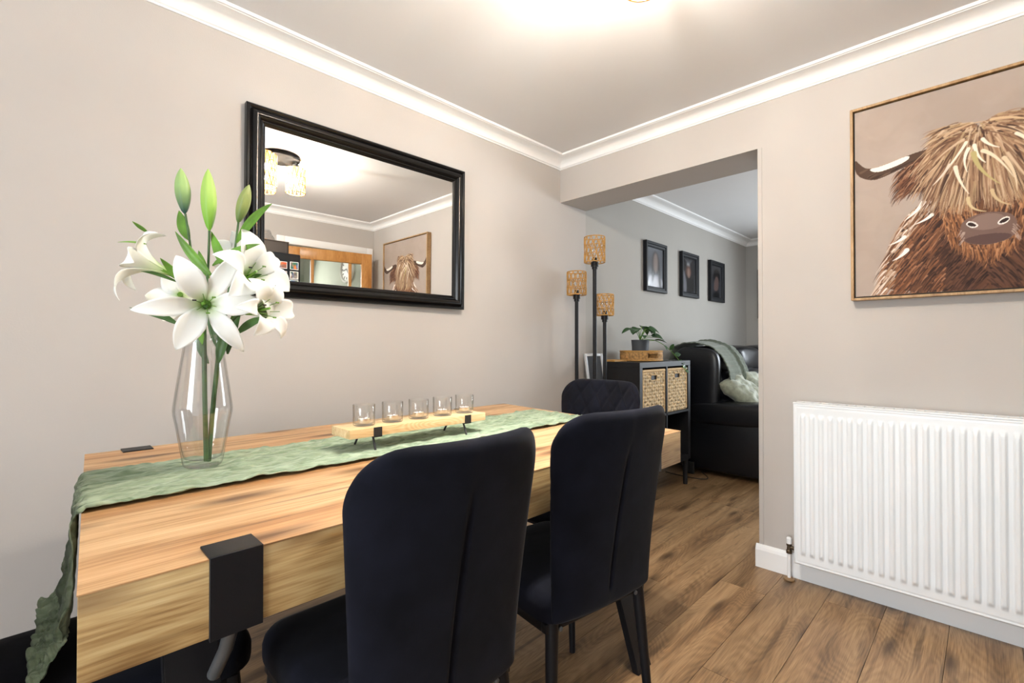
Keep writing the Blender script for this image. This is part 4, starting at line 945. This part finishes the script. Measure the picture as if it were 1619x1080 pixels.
def vine(base, mid, tip, lw, ll):
    pts = [bez([base, mid, tip], i/8) for i in range(9)]
    MB().tube(pts, 0.0022, 6).build('stem', M['leaf'], pp)
    dr = (Vector(tip)-Vector(mid)).normalized(); dr.z -= 0.1
    side = Vector((rg.uniform(-.3, .3), rg.uniform(-.5, -.1), 1)).normalized()
    mb = MB(); e = Vector(tip)+dr*ll; m_ = Vector(tip)+dr*ll*0.5+Vector((0, 0, 0.012)); ribbon(mb, [Vector(tip), m_, e+Vector((0, 0, -0.01))], lw, side, heart, cup=0.25, n=10, m=6)
    mb.build('leaf', M['plantleaf'], pp, angle=180, solid=0.0008)
b0 = Vector((px_, py_, pz_+0.135))
for (dx, dy, dz, lw, ll) in ((-0.10, -0.02, 0.085, 0.07, 0.085), (-0.075, -0.06, 0.045, 0.07, 0.085), (-0.035, 0.0, 0.10, 0.07, 0.08), (0.00, -0.05, 0.09, 0.085, 0.08), (0.03, 0.0, 0.115, 0.09, 0.09), (0.06, -0.04, 0.095, 0.085, 0.09), (0.02, -0.075, 0.04, 0.08, 0.09), (0.075, -0.06, 0.03, 0.085, 0.095), (-0.01, -0.07, 0.075, 0.07, 0.07),
                             (0.05, -0.09, 0.005, 0.08, 0.09), (0.10, 0.0, 0.085, 0.06, 0.08), (-0.05, 0.05, 0.09, 0.06, 0.07)):
    vine(b0, b0+Vector((dx*0.4, dy*0.4, dz*1.1)), b0+Vector((dx, dy, dz)), lw, ll)
# trailing shoot
tp = [b0, b0+Vector((0.08, -0.08, 0.05)), b0+Vector((0.20, -0.12, -0.03)), b0+Vector((0.27, -0.18, -0.13)), b0+Vector((0.30, -0.215, -0.23))]
pts = [bez(tp, i/16) for i in range(17)]; MB().tube(pts, 0.0025, 6).build('stem', M['leaf'], pp)
for i in (7, 9, 11, 13, 15, 16):
    p = pts[i]; dr = Vector((rg.uniform(-0.4, 0.9), rg.uniform(-0.5, 0.1), rg.uniform(-0.5, 0.6))).normalized(); L_ = 0.055 if i < 15 else 0.04
    mb = MB(); ribbon(mb, [p, p+dr*L_*0.5+Vector((0, 0, 0.006)), p+dr*L_], 0.042, Vector((0.1, -0.8, 0.6)), heart, cup=0.25, n=8, m=4); mb.build('leaf', M['plantleaf'], pp, angle=180, solid=0.0008)
o = MB().box(0.36, 0.52, -0.20, -0.10, SZ1+0.0005, SZ1+0.014, 0.001, 1).build('wooden_coaster', M['rattan']); tag(o, 'thin flat brown wooden slip on the shelf top behind the lamp', 'coaster')

# side stand with leaning photo frame
st = thing('plant_stand', 'small wooden stool between floor lamp and cube shelf', 'stool', (0.26, -0.12, 0))
MB().box(0.185, 0.335, -0.215, -0.03, 0.80, 0.82, 0.003).build('seat', M['frameoak'], st)
for x in (0.20, 0.32):
    for y in (-0.20, -0.045): MB().tube([(x, y, 0.80), (x, y, 0)], 0.009, 10).build('leg', M['frameoak'], st)
pf = thing('photo_frame', 'small silver photo frame leaning behind the lamp stems', 'picture frame', (0.25, -0.10, 0.822))
MR = Matrix.Translation((0.255, -0.125, 0.823)) @ Matrix.Rotation(R(-24), 4, 'Z') @ Matrix.Rotation(R(-14), 4, 'X')
mb = MB(); w_, h_, t_ = 0.075, 0.215, 0.02
for b in ((-w_, -w_+t_, 0, 0.014, 0, h_), (w_-t_, w_, 0, 0.014, 0, h_), (-w_+t_, w_-t_, 0, 0.014, 0, t_), (-w_+t_, w_-t_, 0, 0.014, h_-t_, h_)): mb.box(*b, 0.002, 2, MR)
mb.build('frame', M['silver'], pf); MB().box(-w_+t_, w_-t_, 0.006, 0.010, t_, h_-t_, 0, 2, MR).build('picture', M['pot'], pf)

# ================================================================== WALL PICTURES IN THE LOUNGE
def portrait(kind):
    cv = Canvas(56, 76, (92, 98, 112))
    if kind == 0:
        for y in range(0, 76, 2): cv.poly([(0, y/76), (1, y/76), (1, (y+2)/76), (0, (y+2)/76)], (70+y*0.5, 76+y*0.5, 92+y*0.5))
        cv.poly([(0.1, 0.25), (0, 0.0), (1, 0), (0.95, 0.2), (0.7, 0.3), (0.3, 0.3)], (178, 176, 196)); cv.poly([(0.3, 0.0), (0.27, 0.5), (0.35, 0.85), (0.5, 0.93), (0.68, 0.85), (0.8, 0.45), (0.9, 0.0), (0.72, 0.0), (0.66, 0.4), (0.45, 0.35)], (62, 58, 60))
        cv.poly([(0.40, 0.45), (0.38, 0.7), (0.45, 0.85), (0.58, 0.87), (0.66, 0.7), (0.64, 0.45), (0.53, 0.34)], (158, 128, 116)); cv.poly([(0.3, 0), (0.4, 0.26), (0.6, 0.26), (0.72, 0)], (206, 204, 220)); cv.poly([(0, 0), (0, .12), (.1, .14), (.1, 0)], (230, 232, 225))
    elif kind == 1:
        cv.a[:] = lin((40, 42, 52)); cv.poly([(0.05, 0), (0.0, 0.6), (0.12, 0.62), (0.3, 0.2), (0.25, 0)], (120, 120, 138)); cv.poly([(0.3, 0), (0.28, 0.4), (0.6, 0.5), (0.85, 0.3), (0.8, 0)], (26, 26, 32))
        cv.poly([(0.2, 0.5), (0.25, 0.72), (0.45, 0.8), (0.62, 0.72), (0.68, 0.55), (0.5, 0.42)], (110, 62, 46)); cv.poly([(0.36, 0.5), (0.38, 0.7), (0.52, 0.72), (0.56, 0.5), (0.46, 0.4)], (170, 118, 92)); cv.poly([(0.3, 0.76), (0.36, 0.84), (0.5, 0.82), (0.55, 0.76), (0.42, 0.79)], (190, 196, 204))
        for a in range(5): cv.stroke([(0.4+0.02*a, 0.82), (0.15+0.14*a, 0.95)], 0.012, 0.01, (130, 136, 150))
    else:
        cv.a[:] = lin((60, 62, 72)); cv.poly([(0.2, 0.55), (0.25, 0.85), (0.55, 0.93), (0.8, 0.8), (0.85, 0.5), (0.5, 0.5)], (26, 26, 32)); cv.poly([(0.25, 0.2), (0.3, 0.5), (0.45, 0.68), (0.68, 0.66), (0.72, 0.4), (0.6, 0.2)], (120, 84, 74)); cv.poly([(0.1, 0), (0.2, 0.16), (0.7, 0.22), (0.85, 0)], (28, 28, 30))
    cv.blur(14); g_ = cv.a.mean(-1, keepdims=True); cv.a = (cv.a*0.5+g_*0.5)*0.75; return cv.a
labs = ['black framed portrait of a person with long hair, nearest the floor lamp', 'black framed portrait of a person in a white headband, the middle of three', 'black framed portrait of a dark haired person, farthest from the lamp']
for k, (x0, x1, za, zb) in enumerate(((1.105, 1.475, 1.553, 1.985), (1.775, 2.145, 1.556, 1.985), (2.43, 2.80, 1.556, 1.985))):
    f = thing('picture_frame', labs[k], 'picture', ((x0+x1)/2, -0.002, za), 'framed portraits on the lounge wall')
    mould(x0, x1, za, zb, [(0, 0), (0, 0.030), (0.004, 0.033), (0.022, 0.032), (0.026, 0.026), (0.038, 0.024), (0.046, 0.018), (0.048, 0.012)], -0.002).build('frame', M['darkframe'], f, angle=25)
    MB().box(x0+0.01, x1-0.01, -0.012, -0.003, za+0.01, zb-0.01).build('backing', M['black'], f, smooth=False)
    painted('photograph', portrait(k), M['photo'], f, (x0+0.046, -0.0135, za+0.046), (x1-x0-0.092, 0, 0), (0, 0, zb-za-0.092))
f = thing('picture_frame', 'dark frame on the far lounge wall, seen edge on at the doorway', 'picture', (XR-0.02, -0.30, 1.42))
mb = MB(); x = XR-0.003
mb.box(x-0.03, x, -0.17, -0.14, 1.41, 1.99, 0.002); mb.box(x-0.03, x, -0.60, -0.57, 1.41, 1.99, 0.002); mb.box(x-0.03, x, -0.57, -0.17, 1.41, 1.44, 0.002); mb.box(x-0.03, x, -0.57, -0.17, 1.96, 1.99, 0.002); mb.build('frame', M['darkframe'], f)
MB().box(x-0.012, x-0.002, -0.57, -0.17, 1.44, 1.96).build('picture', M['pot'], f)

# ================================================================== SOFA
sf = thing('leather_sofa', 'black leather high backed recliner sofa against the lounge wall', 'sofa', (2.4, -0.5, 0))
def pillow(mb, x0, x1, y0, y1, z0, z1, rad, n=0.35, M_=None, wr=0.0, seed=0):
    """soft padded block: superellipsoid"""
    NU, NV = 40, 24; cx, cy, cz = (x0+x1)/2, (y0+y1)/2, (z0+z1)/2; ax, ay, az = (x1-x0)/2, (y1-y0)/2, (z1-z0)/2
    sg = lambda v, e: math.copysign(abs(v)**e, v); b = bmesh.new(); V = []
    for i in range(NU):
        row = []
        for j in range(NV+1):
            a = 2*math.pi*i/NU; p = -math.pi/2+math.pi*j/NV
            v = Vector((cx+ax*sg(math.cos(p), n)*sg(math.cos(a), n), cy+ay*sg(math.cos(p), n)*sg(math.sin(a), n), cz+az*sg(math.sin(p), n)))
            if wr: v += Vector((1, 1, 1))*wr*noise.noise(v*7+Vector((seed, 0, 0)))
            row.append(b.verts.new(v))
        V.append(row)
    for i in range(NU):
        for j in range(NV):
            try: b.faces.new((V[i][j], V[(i+1) % NU][j], V[(i+1) % NU][j+1], V[i][j+1]))
            except ValueError: pass
    bmesh.ops.remove_doubles(b, verts=b.verts, dist=0.0005)
    if M_ is not None: bmesh.ops.transform(b, matrix=M_, verts=b.verts)
    me = bpy.data.meshes.new('t'); b.to_mesh(me); b.free(); mb.bm.from_mesh(me); bpy.data.meshes.remove(me); return mb
SA, SB = 1.43, 3.35
def tilt(x, y, z, a): return Matrix.Translation((x, y, z)) @ Matrix.Rotation(R(a), 4, 'X') @ Matrix.Translation((-x, -y, -z))
mb = MB(); mb.box(SA+0.03, SB-0.03, -0.90, -0.10, 0.05, 0.36, 0.02); mb.build('base', M['leather'], sf)
for (a, b) in ((SA, SA+0.27), (SB-0.27, SB)):
    mb = MB(); mb.box(a+0.01, b-0.01, -0.96, -0.09, 0.04, 0.50, 0.03, 3); pillow(mb, a-0.01, b+0.01, -1.0, -0.12, 0.42, 0.63, 0, 0.45, wr=0.012); mb.build('arm', M['leather'], sf, angle=50)
mb = MB(); pillow(mb, SA+0.02, SB-0.02, -0.34, -0.06, 0.25, 1.03, 0, 0.3, tilt(2, -0.2, 0.3, 4)); mb.build('back_frame', M['leather'], sf, angle=50)
n3 = [(SA+0.05, SA+0.67), (SA+0.67, SB-0.64), (SB-0.64, SB-0.05)]
for k, (a, b) in enumerate(n3):
    mb = MB(); pillow(mb, a, b, -0.44, -0.16, 0.83, 1.085, 0, 0.5, tilt(2, -0.3, 0.9, 4), 0.015, k)
    mb.build('head_pad', M['leather'], sf, angle=60)
    mb = MB(); pillow(mb, a, b, -0.52, -0.22, 0.62, 0.87, 0, 0.5, None, 0.018, k+5); mb.build('back_pad', M['leather'], sf, angle=60)
    mb = MB(); pillow(mb, a, b, -0.56, -0.24, 0.42, 0.66, 0, 0.5, None, 0.018, k+9); mb.build('lumbar_pad', M['leather'], sf, angle=60)
    a2, b2 = max(a, SA+0.27), min(b, SB-0.27)
    mb = MB(); pillow(mb, a2, b2, -1.0, -0.36, 0.30, 0.49, 0, 0.35, None, 0.012, k+3); mb.build('seat_cushion', M['leather'], sf, angle=60)
MB2 = MB(); pillow(MB2, SA+0.0, SA+0.11, -0.47, -0.06, 0.35, 1.075, 0, 0.45, tilt(1.5, -0.25, 0.5, 4)); MB2.build('side_wing', M['leather'], sf, angle=60)
# throw
def throw():
    path = [(-0.05, 0.80), (-0.045, 0.95), (-0.07, 1.06), (-0.16, 1.095), (-0.28, 1.10), (-0.40, 1.065), (-0.475, 0.985), (-0.525, 0.88), (-0.545, 0.78), (-0.575, 0.70), (-0.60, 0.66)]
    def fn(u, v):
        i = v*(len(path)-1); k = min(int(i), len(path)-2); f_ = i-k
        y = path[k][0]*(1-f_)+path[k+1][0]*f_; z = path[k][1]*(1-f_)+path[k+1][1]*f_
        x = 1.47+0.56*u+0.09*v*(1-u)*1.0-0.10*u*v*v
        rows = 30; rib = 0.004*abs(math.sin(v*math.pi*rows))+0.0025*abs(math.sin(u*90+ (int(v*rows) % 2)*1.57))
        fold = 0.022*math.exp(-((u-0.62-0.1*v)/0.05)**2)+0.012*noise.noise((u*5, v*4, 1))
        n_ = Vector((0, path[k][1]-path[k+1][1], path[k+1][0]-path[k][0])).normalized()*-1
        return Vector((x, y, z))+Vector((0, -abs(n_.y), abs(n_.z)))*(rib+fold+0.012) if v > 0.2 else Vector((x, y+0.0, z))+Vector((0, 0.0, abs(n_.z)))*(rib+fold)
    o = MB().grid(fn, 110, 190).build('knitted_throw', M['knit'], angle=180, solid=0.008, offset=0)
    tag(o, 'sage green chunky knitted throw draped over the near end of the sofa back', 'throw')
throw()
def cushion(x, y, z, rx, ry, rz, s, label):
    def side(sg_):
        def fn(u, v):
            a, b = 2*u-1, 2*v-1; p = 1-0.10*(a*a*b*b)*0; X = a*s*(1-0.09*(1-b*b)); Y = b*s*(1-0.09*(1-a*a))
            h = 0.075*((1-a**4)*(1-b**4))**0.55; h *= 1+0.35*noise.noise((a*2.5+x*9, b*2.5, sg_))
            h += 0.010*noise.noise((a*6, b*6+x, sg_+3))*(1-a*a)*(1-b*b)
            return (X, Y, sg_*h)
        return fn
    Mx = Matrix.Translation((x, y, z)) @ Matrix.Rotation(R(rz), 4, 'Z') @ Matrix.Rotation(R(ry), 4, 'Y') @ Matrix.Rotation(R(rx), 4, 'X')
    mb = MB().grid(side(1), 36, 36).grid(side(-1), 36, 36); bmesh.ops.transform(mb.bm, matrix=Mx, verts=mb.bm.verts)
    o = mb.build('cushion', M['cush'], weld=0.0004, angle=180); tag(o, label, 'cushion', 'sage cushions on the sofa')
cushion(1.70, -0.60, 0.70, 38, -12, 8, 0.19, 'crumpled sage velvet cushion under the end of the throw')
cushion(1.97, -0.64, 0.71, 45, 8, -14, 0.19, 'sage velvet cushion on the sofa, the one nearer the door jamb')
pts = [(1.50, -0.33, 0.004), (1.42, -0.40, 0.004), (1.36, -0.46, 0.004), (1.30, -0.50, 0.004), (1.28, -0.44, 0.004), (1.26, -0.34, 0.004), (1.27, -0.22, 0.004), (1.30, -0.10, 0.004)]
sm = [bez(pts[max(0, i//6-1):i//6+3], 0.5) for i in range(0, 40)]
o = MB().tube([bez(pts, i/30) for i in range(31)], 0.0035, 8).build('power_cable', M['black']); tag(o, 'black cable looped on the floor beside the sofa', 'cable')
o = MB().box(1.40, 1.425, -0.30, -0.24, 0.001, 0.10, 0.004).build('power_adapter', M['black']); tag(o, 'small black power adapter standing on the floor beside the sofa', 'adapter')

# ================================================================== SEEN ONLY IN THE MIRROR
fr = thing('fridge_freezer', 'tall black fridge freezer covered in picture magnets, seen in the mirror', 'fridge', (-1.22, -2.45, 0))
FX0, FX1, FY0, FY1, FZ = -1.51, -0.94, -2.745, -2.30, 1.85
MB().box(FX0, FX1, FY0, FY1-0.06, 0.03, FZ, 0.006).build('body', M['blackpaint'], fr)
MB().box(FX0, FX1, FY1-0.055, FY1, 0.75, FZ, 0.010, 3).build('door', M['darkframe'], fr); MB().box(FX0, FX1, FY1-0.055, FY1, 0.05, 0.74, 0.010, 3).build('freezer_door', M['darkframe'], fr)
for x in (FX0+0.05, FX1-0.05):
    for y in (FY0+0.05, FY1-0.1): MB().lathe([(0, 0), (0.02, 0), (0.02, 0.032), (0, 0.032)], (x, y, 0), 12).build('foot', M['black'], fr)
MB().box(FX0+0.02, FX0+0.035, FY1-0.01, FY1+0.004, 0.80, 1.3, 0.003).build('handle', M['steel'], fr)
mg = random.Random(5); k = 0
pal = [((150, 130, 110), (90, 110, 140)), ((190, 150, 100), (60, 90, 60)), ((230, 225, 215), (160, 120, 90)), ((210, 120, 50), (90, 150, 170)), ((70, 100, 150), (160, 170, 180)), ((60, 110, 90), (40, 60, 110)), ((180, 180, 175), (90, 90, 100)), ((236, 230, 220), (120, 90, 80)), ((100, 130, 90), (190, 170, 130)), ((200, 90, 60), (230, 220, 200))]
adj = ['beach', 'garden', 'cream', 'orange', 'blue', 'white', 'green', 'red', 'sky', 'sand', 'harbour', 'meadow']
rowz = [1.745, 1.665, 1.585, 1.505]; colx = [(-0.995, 0.07), (-1.115, 0.12), (-1.25, 0.10)]
for r_ in range(4):
    for c_ in range(3):
        z = rowz[r_]+mg.uniform(-.004, .004); xc, wd = colx[c_]; hh_ = 0.06 if c_ else 0.068
        t_ = thing('fridge_magnet', 'small picture magnet, %s, %s on the fridge door' % (['top row', 'second row', 'third row', 'fourth row'][r_], ['by its opening edge', 'in the middle column', 'in the inner column'][c_]), 'magnet', (xc, FY1+0.001, z), 'picture magnets on the fridge')
        MB().box(xc-wd/2, xc+wd/2, FY1+0.0005, FY1+0.004, z-hh_/2, z+hh_/2).build('backing', M['white'], t_, smooth=False)
        cv = Canvas(14, 9, mg.choice(pal)[0]); 
        for _ in range(10): cv.dab(mg.random(), mg.random(), mg.uniform(0.1, 0.25), lin(mg.choice(mg.choice(pal))), 0.8)
        painted('print', cv.a, M['photo'], t_, (xc+wd/2-0.004, FY1+0.0045, z-hh_/2+0.004), (-wd+0.008, 0, 0), (0, 0, hh_-0.008))
bk = thing('bread_basket', 'brown plastic basket on top of the fridge, seen in the mirror', 'basket', (-1.22, -2.47, FZ))
mb = MB(); b0_ = (-1.41, -1.03, -2.60, -2.34)
def shell(z0, z1, ins, th):
    for (a, b, c, d_) in ((b0_[0], b0_[1], b0_[2], b0_[2]+th), (b0_[0], b0_[1], b0_[3]-th, b0_[3]), (b0_[0], b0_[0]+th, b0_[2], b0_[3]), (b0_[1]-th, b0_[1], b0_[2], b0_[3])): mb.box(a, b, c, d_, z0, z1)
shell(FZ+0.002, FZ+0.10, 0, 0.006); mb.box(b0_[0], b0_[1], b0_[2], b0_[3], FZ+0.001, FZ+0.006); mb.build('body', M['plastic'], bk)
mb = MB(); mb.tube([(b0_[0], b0_[2], FZ+0.10), (b0_[1], b0_[2], FZ+0.10), (b0_[1], b0_[3], FZ+0.10), (b0_[0], b0_[3], FZ+0.10)], 0.006, 8, closed=True); mb.build('rim', M['plastic'], bk)
for i, (x, y) in enumerate(((-1.20, -2.47), (-1.33, -2.48))):
    mb = MB(); pillow(mb, x-0.06, x+0.06, y-0.05, y+0.05, FZ+0.02, FZ+0.135, 0, 0.7, None, 0.01, i); o = mb.build('bread_roll', M['bread']); tag(o, 'brown bread roll in the basket, '+['inside the clear bag', 'beside the bag'][i], 'bread', 'bread on the fridge')
mb = MB()
def bag(u, v):
    a = 2*math.pi*u; r_ = 0.075*math.sin(math.pi*min(1, 0.15+v*0.75))+0.006+0.012*noise.noise((math.cos(a)*2, math.sin(a)*2, v*4)); r_ *= 1 if v < 0.8 else 1+2*(v-0.8)
    return (-1.20+r_*math.cos(a)*1.1, -2.47+r_*math.sin(a)*0.85, FZ+0.012+0.20*v)
o = mb.grid(bag, 28, 16, True).build('plastic_bag', M['film'], angle=180); tag(o, 'clear knotted plastic bag around the bread roll in the basket', 'bag')
ck = thing('wall_clock', 'round white clock with dark numerals, seen through the door in the mirror', 'clock', (-0.022, -3.36, 1.93))
MC = Matrix.Translation((-0.022, -3.36, 1.93)) @ Matrix.Rotation(R(-90), 4, 'Y')
MB().lathe([(0, 0), (0.165, 0), (0.17, 0.01), (0.165, 0.03), (0.15, 0.036), (0.14, 0.03), (0.138, 0.018), (0, 0.018)], (0, 0, 0), 48, MC).build('case', M['clockface'], ck)
for i in range(12):
    a = R(30*i); mb = MB(); mb.box(-0.005, 0.005, 0.095, 0.125, 0.018, 0.021, 0, 2, MC @ Matrix.Rotation(a, 4, 'Z')); mb.build('numeral', M['black'], ck, smooth=False)
for a, l in ((50, 0.07), (170, 0.10)): mb = MB(); mb.box(-0.004, 0.004, 0, l, 0.022, 0.024, 0, 2, MC @ Matrix.Rotation(R(a), 4, 'Z')); mb.build('hand', M['black'], ck, smooth=False)
